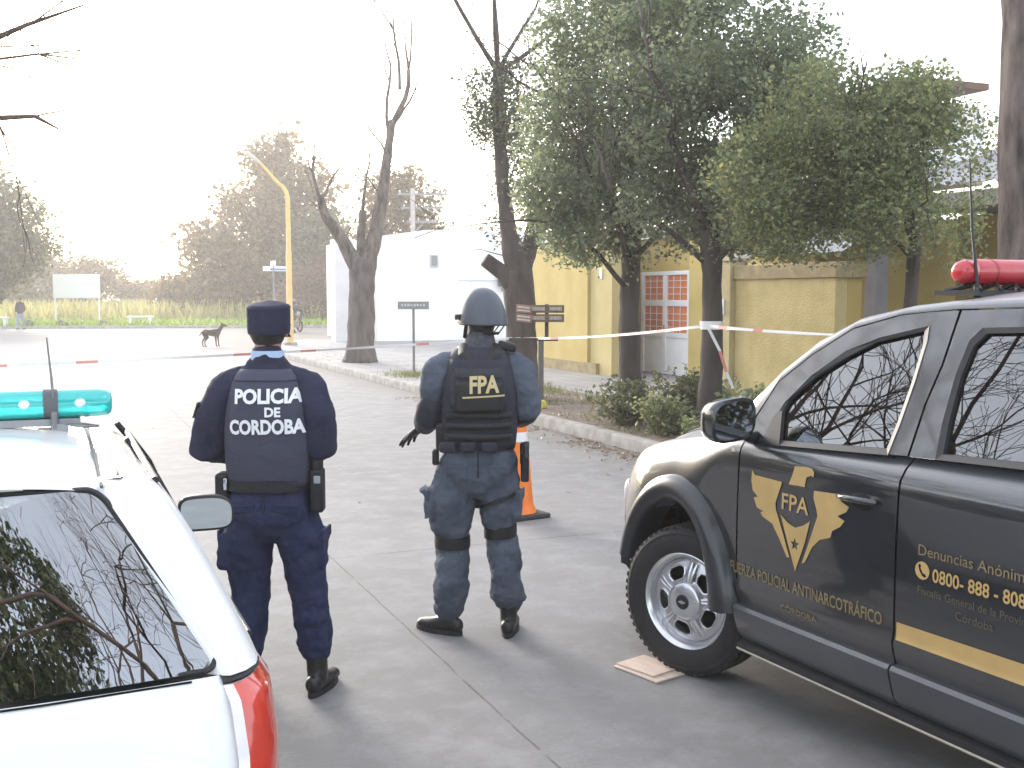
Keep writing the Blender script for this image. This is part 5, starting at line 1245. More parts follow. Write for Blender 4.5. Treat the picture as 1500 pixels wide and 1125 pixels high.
b = MB(); b.tube([(.345, 1.06, 1.445), (.345, 1.06, 1.50)], .012, 10); b.tube([(.345, 1.06, 1.50), (.340, 1.055, 1.60), (.330, 1.045, 1.73)], [.0045, .004, .002], 6); b.tube([(.345, 1.06, 1.455), (.39, 1.05, 1.462), (.43, 1.06, 1.458), (.47, 1.05, 1.45), (.43, 1.03, 1.452), (.39, 1.045, 1.456)], .0045, 6); b.build('antenna', M_grey, car)
# wheels, hidden from this side
for x in (-.70, .70):
    for y in (.30, 2.72):
        M = Matrix.Translation((x, y, .29)) @ Matrix.Rotation(R(90), 4, 'Y'); b = MB(); b.lathe([(.0, -.08), (.18, -.085), (.27, -.085), (.29, -.06), (.29, .06), (.27, .085), (.18, .085), (0, .08)], 32, M); b.build('wheel', M_tyre, car)
# ================================================================== PEOPLE AND THE DOG
M_skin = mat('skin', (.36, .20, .135), .5, var=.12, vscale=14)
M_hair = mat('dark_hair', (.012, .010, .009), .6, var=.4, vscale=60, bump=.5, bscale=200)
def cloth(name, c, c2, rough=.85):
    m = mat(name, c, rough, vscale=4, col2=c2, bump=.2, bscale=160, detail=3)
    N, L = nt(m); b = N['Principled BSDF']; b.inputs['Specular IOR Level'].default_value = .3
    tc = N.new('ShaderNodeTexCoord'); mp = N.new('ShaderNodeMapping'); mp.inputs['Scale'].default_value = (1, 1, 2.2); mp.inputs['Rotation'].default_value = (.35, .3, 0); L.new(tc.outputs['Object'], mp.inputs[0])
    n = N.new('ShaderNodeTexNoise'); n.inputs['Scale'].default_value = 7; n.inputs['Detail'].default_value = 2; n.inputs['Distortion'].default_value = .6; L.new(mp.outputs[0], n.inputs['Vector'])
    bp = N.new('ShaderNodeBump'); bp.inputs['Strength'].default_value = .3; bp.inputs['Distance'].default_value = .03; L.new(n.outputs[0], bp.inputs['Height'])
    L.new(b.inputs['Normal'].links[0].from_socket, bp.inputs['Normal']); L.new(bp.outputs[0], b.inputs['Normal'])
    return m
M_navy = cloth('navy_jacket_cloth', (.016, .017, .040), (.027, .028, .060))
M_navyt = cloth('navy_trouser_cloth', (.016, .021, .056), (.028, .036, .090))
M_vest = cloth('navy_vest_fabric', (.046, .048, .076), (.064, .066, .100), .75)
M_bgrey = cloth('blue_grey_cloth', (.054, .066, .094), (.10, .118, .152))
M_bvest = cloth('dark_vest_nylon', (.018, .020, .032), (.034, .036, .052), .7)
M_bblack = mat('black_nylon', (.009, .009, .011), .6, var=.3, vscale=18, bump=.2, bscale=120)
M_boot = mat('black_boot_leather', (.012, .0115, .012), .38, var=.25, vscale=20, bump=.1, bscale=60)
M_helm = mat('grey_helmet', (.070, .078, .098), .42, var=.08, vscale=10, bump=.06, bscale=220)
M_shirt = mat('pale_blue_shirt', (.42, .55, .74), .8)
M_txtw = mat('white_print', (.86, .86, .87), .6); M_txtg = mat('gold_print', (.62, .50, .26), .6)
FH = Vector((math.sin(R(23)), math.cos(R(23)), 0)); RT = Vector((math.cos(R(23)), -math.sin(R(23)), 0))

def hand(b, w_, d, pn, side, s=1.0, curl=.5, spread=.09):
    """palm, four unequal fingers, thumb. w_ wrist, d towards the fingers, pn out of the back of the hand, side +1 thumb along x"""
    w_ = Vector(w_); d = Vector(d).normalized(); pn = Vector(pn); pn = (pn - d * pn.dot(d)).normalized(); x = d.cross(pn) * side
    b.limb([w_ - d * .03 * s, w_ + d * .02 * s, w_ + d * .055 * s, w_ + d * .085 * s], [(.028 * s, .022 * s), (.034 * s, .018 * s), (.041 * s, .016 * s), (.040 * s, .013 * s)], 12, ref=tuple(x))
    for k, (off, L, sp) in enumerate(((.028, .072, 1), (.0095, .080, .3), (-.0095, .074, -.4), (-.027, .058, -1.2))):
        p = w_ + d * (.088 - .006 * abs(k - 1)) * s + x * off * s; dd = (d + x * sp * spread).normalized(); pts = [p - d * .02 * s, p]
        for j, f in enumerate((.46, .31, .23)):
            a = curl * (.55 + .25 * j + .07 * k); dd = (dd * math.cos(a) - pn * math.sin(a)).normalized(); p = p + dd * L * f * s; pts.append(p)
        b.limb(pts, [.0098 * s, .0094 * s, .0088 * s, .0082 * s, .0072 * s], 9, ref=tuple(x))
    p = w_ + d * .02 * s + x * .03 * s; dd = (x * .8 + d * .75 - pn * .35).normalized(); q = p + dd * .035 * s; dd2 = (dd * .7 + d * .7 - pn * .2).normalized()
    b.limb([p - x * .012 * s, q, q + dd2 * .03 * s, q + (dd2 + d * .3).normalized() * .054 * s], [.013 * s, .0115 * s, .010 * s, .008 * s], 9, ref=tuple(pn))

def head(b, c, yaw, tilt=0):
    """face looks along +y turned by yaw"""
    M = Matrix.Translation(c) @ Matrix.Rotation(yaw, 4, 'Z') @ Matrix.Rotation(tilt, 4, 'X'); M3 = M.to_3x3()
    b.ell(M @ Vector((0, -.012, .018)), (.076, .094, .098), 18, 12, M3)
    b.ell(M @ Vector((0, .030, -.045)), (.058, .062, .066), 16, 10, M3)
    b.ell(M @ Vector((0, .068, -.085)), (.026, .022, .02), 10, 6, M3)
    b.limb([M @ Vector((0, .088, .022)), M @ Vector((0, .104, -.006)), M @ Vector((0, .110, -.022))], [.010, .012, .015], 8)
    b.limb([M @ Vector((-.022, .086, -.055)), M @ Vector((0, .094, -.054)), M @ Vector((.022, .086, -.055))], [.007, .009, .007], 8)
    b.limb([M @ Vector((-.045, .078, .036)), M @ Vector((0, .088, .034)), M @ Vector((.045, .078, .036))], [.010, .009, .010], 8)
    for s in (-1, 1):
        b.ell(M @ Vector((.080 * s, -.012, -.006)), (.010, .022, .034), 10, 8, M3); b.ell(M @ Vector((.043 * s, .070, -.015)), (.02, .018, .02), 8, 6, M3)
    return M

def ringband(name, m, parent, cen, rx, ry, z0, z1, th=.006, n=36, p=2.3, tilt=0, bev=.003):
    b = MB(); o, i = [], []
    def se(rx_, ry_, z): return [(cen[0] + rx_ * math.copysign(abs(math.cos(t)) ** (2 / p), math.cos(t)), cen[1] + ry_ * math.copysign(abs(math.sin(t)) ** (2 / p), math.sin(t)), z + tilt * math.cos(t)) for t in [2 * math.pi * k / n for k in range(n)]]
    b.rings([se(rx - th, ry - th, z0), se(rx, ry, z0), se(rx + .0015, ry + .0015, (z0 + z1) / 2), se(rx, ry, z1), se(rx - th, ry - th, z1)], True, False)
    return b.build(name, m, parent, smooth=50)
def spow(x, e): return math.copysign(abs(x) ** e, x)
def vest_shape(secs, n=44, p=2.7):
    """closed superelliptic rings: (z, cx, cy, rx, ry)"""
    return [[(cx + rx * spow(math.cos(2 * math.pi * k / n), 2 / p), cy + ry * spow(math.sin(2 * math.pi * k / n), 2 / p), z) for k in range(n)] for z, cx, cy, rx, ry in secs]
def vest_back(secs, x, z, p=2.7):
    s = sorted(secs)
    for (z0, *a), (z1, *c) in zip(s, s[1:]):
        if z0 <= z <= z1: t = (z - z0) / (z1 - z0); cx, cy, rx, ry = [u + (v - u) * t for u, v in zip(a, c)]; break
    else: cx, cy, rx, ry = s[0][1:] if z < s[0][0] else s[-1][1:]
    q = min(.999, abs((x - cx) / rx)); return cy - ry * (1 - q ** p) ** (1 / p)
def vest_text(txt, x0, x1, z0, h, secs, m, parent, bold=.02, slope=0, off=.0075):
    v, f = text_mb(txt, 1.0, bold); a0 = min(q[0] for q in v); a1 = max(q[0] for q in v)
    b = MB(); b.f = [tuple(q) for q in f]; b.m = [0] * len(f)
    for q in v:
        t = (q[0] - a0) / (a1 - a0); x = x0 + (x1 - x0) * t; z = z0 + q[1] * h / .73 + slope * t; b.v.append((x, vest_back(secs, x, z) - off, z))
    return b.build('lettering', m, parent, smooth=0, recalc=False)
def boot(name, parent, x, y, toe, z_top, m=None, s=1.0, ang=0.0, shaft=(0, 0)):
    b = MB(); t = Vector((math.sin(toe), math.cos(toe), 0)); o = Vector((x, y, 0)); sd = Vector((t.y, -t.x, 0))
    b.limb([o + t * -.055 + Vector((0, 0, .055)), o + t * .02 + Vector((0, 0, .058)), o + t * .10 + Vector((0, 0, .045)), o + t * .175 + Vector((0, 0, .038))], [(.040, .046), (.044, .05), (.050, .038), (.044, .030)], 14, ref=tuple(sd))
    b.limb([o + Vector((0, 0, .07)), o + Vector((shaft[0] * .5, shaft[1] * .5, .16)), o + Vector((shaft[0], shaft[1], z_top))], [(.047, .056), (.050, .056), (.058, .060)], 14, ref=tuple(sd))
    bo = remesh(b.build(name, m or M_boot, parent, smooth=180), .007, 3, .004, .03)
    q = MB(); out = []
    for k in range(24):
        a = 2 * math.pi * k / 24; l = math.cos(a); w2 = math.sin(a); out.append(o + t * (.062 + .155 * l) + sd * (.050 * w2 * (1 - .12 * (l < -.2))))
    q.rings([[Vector((p.x, p.y, .001)) for p in out], [Vector((p.x, p.y, .028)) for p in out]], True, True); q.build('sole', M_trim, bo, smooth=40)
    return bo

# --- the policeman in navy, seen from behind
pol = empty('person', tuple(RT * -1.095 + FH * 5.03), R(-23), 'police officer in navy cap and vest with white lettering, seen from behind', 'person')
B = MB(); cx = -.03
hM = head(B, (cx + .002, .02, 1.700), R(6), R(-4))
B.limb([(cx, -.015, 1.46), (cx, -.005, 1.58), (cx, .005, 1.66)], [(.075, .07), (.062, .064), (.060, .062)], 16)
B.limb([(cx, 0, .95), (cx, 0, 1.2), (cx, 0, 1.45)], [(.15, .09), (.15, .10), (.14, .08)], 16)
for s, sx, ex, hx in ((-1, -.20, -.315, -.075), (1, .15, .205, .015)):
    B.limb([(sx, 0, 1.45), (ex, -.02, 1.16), ((ex + hx) / 2, .17, 1.12), (hx + .02 * s, .27, 1.17)], [.05, .042, .036, .028], 12)
    hand(B, (hx + .02 * s, .27, 1.17), (-s * .8, .25, .25), (0, .9, .3), -1 if s < 0 else 1, 1, .7)
B.limb([(-.10, 0, .95), (-.125, .01, .48), (-.135, 0, .1)], [.07, .05, .04], 12); B.limb([(.06, 0, .95), (.13, .01, .48), (.175, -.02, .1)], [.07, .05, .04], 12)
remesh(B.build('body', M_skin, pol, smooth=180), .0055, 4)
b = MB(); b.ell((cx, .004, 1.705), (.0815, .098, .104), 20, 14); b.v = [(x, y, max(z, 1.628 + .5 * max(0, y))) for x, y, z in b.v]; remesh(b.build('hair', M_hair, pol, smooth=180), .006, 2, .004, .02)
# cap
b = MB(); n = 40
def capr(rx, ry, z, sl=0): return [(cx + .003 + rx * math.cos(2 * math.pi * k / n), .015 + ry * math.sin(2 * math.pi * k / n), z + sl * math.sin(2 * math.pi * k / n)) for k in range(n)]
b.rings([capr(.088, .104, 1.688, .006), capr(.0945, .112, 1.684, .006), capr(.0975, .115, 1.705, .006), capr(.0975, .115, 1.73, .006), capr(.0985, .116, 1.775, .008), capr(.0985, .116, 1.800, .009), capr(.095, .112, 1.812, .010), capr(.07, .085, 1.822, .010), capr(.02, .03, 1.826, .010)], True, True)
capo = b.build('cap', M_navy, pol, smooth=60)
b = MB(); b.tube([(x, y, z) for x, y, z in capr(.0985, .116, 1.803, .009)] + [capr(.0985, .116, 1.803, .009)[0]], .0028, 6, cap=False); b.tube([(x, y, z) for x, y, z in capr(.0985, .116, 1.722, .006)] + [capr(.0985, .116, 1.722, .006)[0]], .0022, 6, cap=False); b.build('piping', M_navyt, capo)
b = MB(); b.grid([[(cx + .095 * math.sin(a) * f, .015 + .09 * math.cos(a) + .075 * (f > 1.02) * math.cos(a * .8), 1.688 - .022 * (f > 1.02)) for a in [R(-62 + 124 * k / 14) for k in range(15)]] for f in (1.0, 1.03)]); b.build('peak', M_navy, capo, solid=.004)
# shirt collar, jacket with arms
ringband('shirt_collar', M_shirt, pol, (cx, -.008), .074, .076, 1.552, 1.606, .006)
J = MB()
J.limb([(cx, .01, .99), (cx, .01, 1.15), (cx, .0, 1.32), (cx, -.005, 1.44), (cx, -.01, 1.52)], [(.175, .125), (.185, .135), (.20, .14), (.185, .12), (.11, .085)], 24)
J.limb([(-.19, -.005, 1.445), (cx, -.01, 1.475), (.13, -.005, 1.445)], [.078, .085, .078], 16, ref=(0, 0, 1))
J.limb([(cx, -.01, 1.50), (cx, -.008, 1.578)], [(.098, .090), (.078, .080)], 18)
for s, P_ in ((-1, [(-.205, -.005, 1.43), (-.275, -.03, 1.30), (-.318, -.03, 1.155), (-.25, .12, 1.115), (-.11, .25, 1.165)]), (1, [(.148, -.005, 1.43), (.195, -.03, 1.30), (.212, -.03, 1.165), (.16, .12, 1.125), (.045, .25, 1.165)])):
    J.limb(P_, [(.086, .090), (.084, .088), (.080, .082), (.066, .066), (.048, .048)], 18, ref=(0, 1, 0))
remesh(J.build('jacket', M_navy, pol, smooth=180), .008, 5, .020, .085)
b = MB(); b.box((-.352, -.045, 1.335), (.006, .055, .075), Matrix.Rotation(R(18), 3, 'Y')); b.build('arm_patch', mat('arm_patch_cloth', (.10, .105, .09), .8, var=.4, vscale=60), pol, bevel=.003)
VS = [(.985, cx + .006, .0, .196, .148), (1.06, cx + .006, .0, .202, .156), (1.18, cx + .004, .0, .206, .164), (1.30, cx + .002, -.002, .200, .168), (1.38, cx + .001, -.004, .182, .162), (1.45, cx, -.008, .165, .146), (1.495, cx, -.012, .150, .122), (1.525, cx, -.015, .118, .096)]
b = MB(); b.rings(vest_shape(VS), True, False); vest = b.build('vest', M_vest, pol, smooth=180, solid=.012, sub=1)
vest_text('POLICIA', -.150, .150, 1.376, .064, VS, M_txtw, vest, .042, slope=.004)
vest_text('DE', -.012, .058, 1.317, .042, VS, M_txtw, vest, .04)
vest_text('CORDOBA', -.176, .160, 1.238, .064, VS, M_txtw, vest, .042, slope=.004)
b = MB()
for z in (1.02, 1.475): b.tube([(x, vest_back(VS, x, z) - .004, z) for x in [cx - .15 + .3 * k / 16 for k in range(17)]], .0022, 5)
b.build('seam', M_navy, vest)
# trousers, belt, pouches
Tm = MB()
Tm.limb([(cx, .0, 1.0), (cx, -.005, .92), (cx, -.005, .83)], [(.185, .128), (.205, .145), (.20, .140)], 24)
for s in (-1, 1): Tm.ell((cx + .088 * s, -.055, .885), (.105, .095, .115), 14, 10)
LL = [(-.120, 0, .86), (-.138, .01, .72), (-.140, .025, .58), (-.135, .03, .47), (-.140, .0, .33), (-.148, -.02, .20)]
RL = [(.070, 0, .86), (.104, .01, .72), (.124, .02, .58), (.138, .02, .47), (.160, -.01, .33), (.180, -.025, .215)]
for Lg in (LL, RL): Tm.limb(Lg, [(.118, .128), (.112, .122), (.100, .108), (.088, .094), (.086, .092), (.076, .084)], 18, ref=(1, 0, 0))
Tm.box((-.238, 0, .68), (.05, .15, .17)); Tm.box((.205, .0, .68), (.05, .15, .17)); Tm.ell((.165, -.03, .245), (.085, .085, .035), 12, 6); Tm.ell((.165, -.05, .36), (.07, .07, .05), 12, 6)
tr_ = remesh(Tm.build('trousers', M_navyt, pol, smooth=180), .008, 5, .032, .09)
for x, y, z, wd, hh, rz, rx in ((cx - .10, -.150, .895, .115, .04, 4, 12), (cx + .10, -.150, .895, .115, .04, -4, 12), (-.262, 0, .755, .014, .05, 4, 0), (.228, 0, .755, .014, .05, -4, 0)):
    b = MB(); b.box((0, 0, 0), (wd, .012, hh) if wd > .05 else (.014, .15, .05)); o = b.build('pocket_flap', M_navyt, tr_, bevel=.005); o.location = (x, y, z); o.rotation_euler = (R(rx), 0, R(rz))
b = MB(); b.tube([(cx, -.146, .96), (cx, -.152, .90), (cx, -.140, .84), (cx, -.10, .79)], .004, 6); b.build('seam', M_navy, tr_)
bl = ringband('belt', M_bblack, pol, (cx + .002, 0), .206, .156, .968, 1.022, .008)
b = MB(); b.box((-.232, -.055, .985), (.062, .10, .125)); b.build('pouch', M_bblack, bl, bevel=.015, bseg=3)
b = MB(); b.box((-.212, -.108, 1.0), (.016, .006, .055)); b.build('buckle', M_chrome, bl, bevel=.003)
b = MB(); b.box((.200, -.055, .965), (.060, .085, .20)); b.box((.203, -.06, 1.08), (.045, .06, .06)); hol = b.build('radio_pouch', M_bblack, bl, bevel=.012, bseg=3)
b = MB(); b.box((.205, -.100, 1.02), (.03, .006, .035)); b.build('radio_face', mat('radio_face_grey', (.30, .34, .36), .4), hol, bevel=.003)
b = MB(); b.tube([(.215, -.05, 1.10), (.218, -.045, 1.19)], .009, 8); b.build('radio_aerial', M_bblack, hol)
boot('boot', pol, -.150, -.03, R(-14), .30); boot('boot', pol, .184, -.035, R(12), .27, shaft=(-.008, .012))

# --- the armoured officer in blue-grey with helmet
off_ = empty('person', tuple(RT * -.192 + FH * 5.90), R(-23), 'armoured officer in grey helmet and dark vest with gold lettering, seen from behind', 'person')
B = MB(); hy = R(38)
head(B, (.028, .025, 1.735), hy, R(-3))
B.limb([(.015, -.005, 1.50), (.020, .0, 1.60), (.024, .012, 1.69)], [(.078, .074), (.066, .066), (.062, .064)], 16)
B.limb([(.01, 0, 1.0), (.01, 0, 1.25), (.012, 0, 1.48)], [(.15, .09), (.15, .10), (.14, .08)], 16)
for P_ in ([(-.195, 0, 1.46), (-.252, .02, 1.20), (-.285, .13, 1.145)], [(.22, 0, 1.46), (.285, .0, 1.245), (.20, .20, 1.17)]): B.limb(P_, [.048, .040, .030], 12)
B.limb([(-.09, 0, 1.0), (-.135, .02, .5), (-.16, 0, .1)], [.07, .05, .04], 12); B.limb([(.10, 0, 1.0), (.13, .02, .53), (.175, 0, .1)], [.07, .05, .04], 12)
remesh(B.build('body', M_skin, off_, smooth=180), .006, 4)
b = MB(); b.ell((.028, .018, 1.755), (.084, .104, .108), 18, 12, Matrix.Rotation(hy, 3, 'Z')); b.ell((.004, .052, 1.688), (.070, .078, .076), 16, 10, Matrix.Rotation(hy, 3, 'Z')); b.limb([(.018, 0, 1.58), (.024, .012, 1.69)], [(.074, .074), (.070, .072)], 16); remesh(b.build('balaclava', M_bblack, off_, smooth=180), .007, 3, .005, .03)
# helmet
HMt = Matrix.Translation((.030, .018, 1.735)) @ Matrix.Rotation(hy, 4, 'Z') @ Matrix.Rotation(R(-3), 4, 'X')
b = MB(); n = 48; rs = []
def hrow(u):
    th = u * math.pi / 2; ring = []
    for k in range(n):
        a = 2 * math.pi * k / n; ca, sa = math.cos(a), math.sin(a); f = math.cos(th) ** .78; zz = .165 * math.sin(th) ** .95
        low = (-.034 * abs(ca) ** 2 - .045 * max(0, -sa) ** 1.5 + .016 * max(0, sa) ** 2) * (1 - u) ** 1.2
        fl = 1 + .018 * (1 - u) ** 6
        ring.append(HMt @ Vector((.1235 * ca * f * fl, .146 * sa * f * fl - .004, zz + low)))
    return ring
b.rings([hrow(u) for u in (0, .02, .06, .14, .24, .36, .48, .60, .72, .82, .90, .96, .995)], True, False); b.addf(tuple(range(len(b.v) - n, len(b.v))))
hel = b.build('helmet', M_helm, off_, smooth=180, solid=.008)
b = MB(); e = hrow(.005); b.tube(e + [e[0]], .0042, 6, cap=False); b.build('helmet_rim', M_bblack, hel)
b = MB(); b.limb([HMt @ Vector((-.118, -.02, -.02)), HMt @ Vector((-.088, .045, -.10)), HMt @ Vector((0, .09, -.135)), HMt @ Vector((.088, .045, -.10)), HMt @ Vector((.118, -.02, -.02))], [(.010, .003)] * 5, 8); b.limb([HMt @ Vector((-.10, -.07, -.04)), HMt @ Vector((-.03, -.105, -.085)), HMt @ Vector((.03, -.105, -.085)), HMt @ Vector((.10, -.07, -.04))], [(.010, .003)] * 4, 8); b.build('chin_strap', M_bblack, hel)
b = MB(); b.box(HMt @ Vector((0, .151, .045)), (.05, .012, .05), HMt.to_3x3()); b.box(HMt @ Vector((-.118, .06, .01)), (.012, .045, .03), HMt.to_3x3()); b.build('helmet_mount', M_bblack, hel, bevel=.004)
b = MB(); b.limb([(.018, -.005, 1.575), (.021, 0, 1.625)], [(.088, .084), (.080, .078)], 20); remesh(b.build('neck_scarf', mat('grey_scarf', (.075, .08, .095), .9, var=.3, vscale=30, bump=.3, bscale=60), off_, smooth=180), .007, 3, .010, .03)
J = MB()
J.limb([(.012, .01, 1.02), (.012, .01, 1.18), (.014, .0, 1.34), (.016, -.005, 1.47), (.016, -.01, 1.56)], [(.175, .125), (.18, .13), (.20, .138), (.19, .122), (.10, .085)], 24)
J.limb([(-.185, -.005, 1.475), (.016, -.01, 1.505), (.215, -.005, 1.475)], [.076, .085, .076], 16, ref=(0, 0, 1))
J.limb([(-.195, -.005, 1.462), (-.228, .0, 1.34), (-.252, .02, 1.205), (-.282, .12, 1.155)], [(.082, .088), (.083, .086), (.074, .076), (.058, .058)], 18, ref=(0, 1, 0))
J.limb([(.228, -.005, 1.462), (.258, -.01, 1.35), (.272, .0, 1.245), (.235, .14, 1.19), (.17, .22, 1.17)], [(.082, .088), (.080, .084), (.074, .076), (.060, .06), (.05, .05)], 18, ref=(0, 1, 0))
remesh(J.build('jacket', M_bgrey, off_, smooth=180), .008, 4, .030, .075)
b = MB(); b.limb([(-.243, -.012, 1.26), (-.262, .005, 1.195), (-.290, .09, 1.152)], [(.080, .080), (.080, .078), (.064, .062)], 16, ref=(0, 1, 0)); remesh(b.build('elbow_pad', M_bvest, off_, smooth=180), .008, 3, .008, .04)
b = MB(); b.limb([(.265, .035, 1.225), (.235, .14, 1.185)], [.074, .064], 14); b.build('elbow_pad', M_bblack, off_, smooth=180)
b = MB(); b.limb([(-.272, .06, 1.175), (-.286, .12, 1.150), (-.302, .21, 1.128)], [.050, .050, .036], 12); hand(b, (-.302, .205, 1.128), (-.52, .35, -.42), (-.35, .25, .9), -1, 1.18, .22, .22); remesh(b.build('glove', M_bblack, off_, smooth=180), .0045, 2)
b = MB(); b.limb([(.19, .20, 1.175), (.13, .25, 1.165)], [.044, .034], 12); hand(b, (.125, .255, 1.165), (-.8, .4, .1), (.2, .9, .3), 1, 1.1, .8); remesh(b.build('glove', M_bblack, off_, smooth=180), .0045, 2)
VB = [(1.035, .014, 0, .196, .150), (1.10, .014, 0, .206, .160), (1.24, .016, 0, .213, .172), (1.36, .018, -.002, .205, .178), (1.45, .018, -.006, .188, .168), (1.52, .018, -.010, .172, .148), (1.565, .018, -.015, .148, .122), (1.585, .018, -.018, .12, .10)]
b = MB(); b.rings(vest_shape(VB), True, False); bv = b.build('vest', M_bvest, off_, smooth=180, solid=.014, sub=1)
def vpanel(name, x0, x1, z0, z1, th, m, par, nx=14, nz=8, off=.004):
    b = MB(); a = [[(x0 + (x1 - x0) * i / nx, vest_back(VB, x0 + (x1 - x0) * i / nx, z0 + (z1 - z0) * j / nz) - off - th, z0 + (z1 - z0) * j / nz) for i in range(nx + 1)] for j in range(nz + 1)]
    b.grid(a); o = b.build(name, m, par, smooth=60); md = o.modifiers.new('solid', 'SOLIDIFY'); md.thickness = th; md.offset = 1 if False else 0; return o
vpanel('back_panel', -.135, .165, 1.26, 1.52, .012, M_bvest, bv)
vpanel('velcro_patch', -.110, .145, 1.245, 1.405, .007, M_bblack, bv, off=.019)
vpanel('top_flap', -.105, .140, 1.425, 1.475, .007, mat('vest_flap_nylon', (.026, .029, .040), .7, var=.2, vscale=20), bv, off=.017)
for z in (1.09, 1.15, 1.205): vpanel('webbing', -.165, .195, z, z + .034, .006, M_bblack, bv, 18, 2)
vest_text('FPA', -.030, .126, 1.348, .090, VB, M_txtg, bv, .036, slope=.006, off=.034)
b = MB(); b.grid([[(x, vest_back(VB, x, z) - .0325, z + .012 * (x + .07) / .22) for x in [-.068 + .222 * k / 12 for k in range(13)]] for z in (1.318, 1.327)]); b.build('underline', M_txtg, bv, smooth=0)
b = MB()
for s in (-1, 1): b.tube([(.018 + s * .035, -.165, 1.50), (.018 + s * .085, -.142, 1.555), (.018 + s * .10, -.06, 1.592), (.018 + s * .105, .03, 1.585)], [(.026, .008)] * 4, 8, ref=(1, 0, 0))
b.tube([(.018 - .04, -.172, 1.46), (.018, -.165, 1.50), (.018 + .04, -.172, 1.46)], [(.010, .004)] * 3, 6); b.build('shoulder_strap', M_bblack, bv)
b = MB(); b.box((.165, -.04, 1.585), (.10, .07, .045), Matrix.Rotation(R(14), 3, 'Y')); b.build('shoulder_radio', M_bblack, bv, bevel=.012)
b = MB(); b.box((-.188, -.03, 1.10), (.06, .12, .15)); b.build('side_pouch', M_bblack, bv, bevel=.02, bseg=3)
b = MB()
for k in range(3): b.box((-.150 + .11 * k, -.168 - .002, 1.055), (.085, .03, .055))
b.build('back_pouch', M_bvest, bv, bevel=.014, bseg=3)
# trousers bloused at knee straps and boots
Tm = MB()
Tm.limb([(.012, 0, 1.06), (.012, -.005, .98), (.010, -.005, .88)], [(.178, .128), (.205, .145), (.205, .142)], 24)
for s in (-1, 1): Tm.ell((.012 + .092 * s, -.058, .93), (.108, .098, .12), 14, 10)
Tm.limb([(-.095, 0, .92), (-.128, .012, .79), (-.140, .022, .68), (-.142, .028, .585), (-.137, .03, .53)], [(.122, .130), (.126, .132), (.128, .130), (.118, .118), (.086, .090)], 18, ref=(1, 0, 0))
Tm.limb([(-.137, .03, .53), (-.135, .03, .48), (-.134, .01, .40), (-.138, -.02, .30), (-.150, -.012, .20), (-.158, 0, .145)], [(.084, .088), (.086, .090), (.092, .098), (.096, .102), (.088, .094), (.080, .086)], 18, ref=(1, 0, 0))
Tm.limb([(.108, 0, .92), (.116, .012, .80), (.118, .025, .69), (.124, .034, .61), (.128, .036, .565)], [(.118, .128), (.114, .124), (.108, .116), (.098, .104), (.080, .084)], 18, ref=(1, 0, 0))
Tm.limb([(.128, .036, .565), (.136, .03, .51), (.148, .01, .42), (.158, -.02, .32), (.170, -.015, .225), (.176, -.005, .19)], [(.080, .084), (.086, .090), (.090, .096), (.090, .098), (.096, .098), (.082, .086)], 18, ref=(1, 0, 0))
Tm.box((-.262, 0, .735), (.045, .16, .16)); Tm.box((-.285, 0, .795), (.045, .14, .022), Matrix.Rotation(R(20), 3, 'Y')); Tm.box((.222, .01, .72), (.045, .15, .15)); Tm.ell((.205, -.02, .205), (.075, .08, .032), 12, 6)
tr_ = remesh(Tm.build('trousers', M_bgrey, off_, smooth=180), .008, 4, .040, .085)
for x, y, z, wd, hh, rz, rx in ((-.105, -.152, .935, .12, .045, 4, 14), (.125, -.152, .935, .12, .045, -4, 14), (-.276, -.02, .79, .012, .14, 10, 4), (.246, -.005, .775, .012, .13, -8, 3)):
    b = MB(); b.box((0, 0, 0), (wd, .012, hh) if wd > .05 else (.014, .135, .055)); o = b.build('pocket_flap', M_bgrey, tr_, bevel=.005); o.location = (x, y, z); o.rotation_euler = (R(rx), 0, R(rz))
b = MB(); b.tube([(.012, -.150, 1.06), (.012, -.158, .98), (.012, -.150, .90), (.012, -.115, .84)], .004, 6); b.build('seam', M_bvest, tr_)
ringband('knee_strap', M_bblack, off_, (-.136, .028), .098, .104, .478, .545, .012, p=2.1); ringband('knee_strap', M_bblack, off_, (.128, .034), .090, .096, .535, .60, .012, p=2.1, tilt=.006)
ringband('leg_strap', M_bblack, off_, (.113, .018), .122, .132, .745, .765, .012, p=2.1, tilt=.045)
b = MB(); b.box((.262, -.01, .935), (.045, .09, .17), Matrix.Rotation(R(4), 3, 'X')); b.box((.250, .0, 1.0), (.03, .07, .12)); ho = b.build('holster', M_bblack, off_, bevel=.012, bseg=3)
b = MB(); b.box((.270, -.035, 1.045), (.03, .11, .04), Matrix.Rotation(R(-14), 3, 'X')); b.box((.270, -.075, 1.02), (.028, .038, .075), Matrix.Rotation(R(-18), 3, 'X')); b.build('pistol', mat('gun_steel', (.02, .02, .022), .35, metal=.3), ho, bevel=.006)
b = MB(); b.box((-.222, -.03, .985), (.035, .07, .085)); b.build('hip_pouch', M_bblack, off_, bevel=.012)
boot('boot', off_, -.158, -.01, R(-58), .22); boot('boot', off_, .174, -.02, R(6), .26)

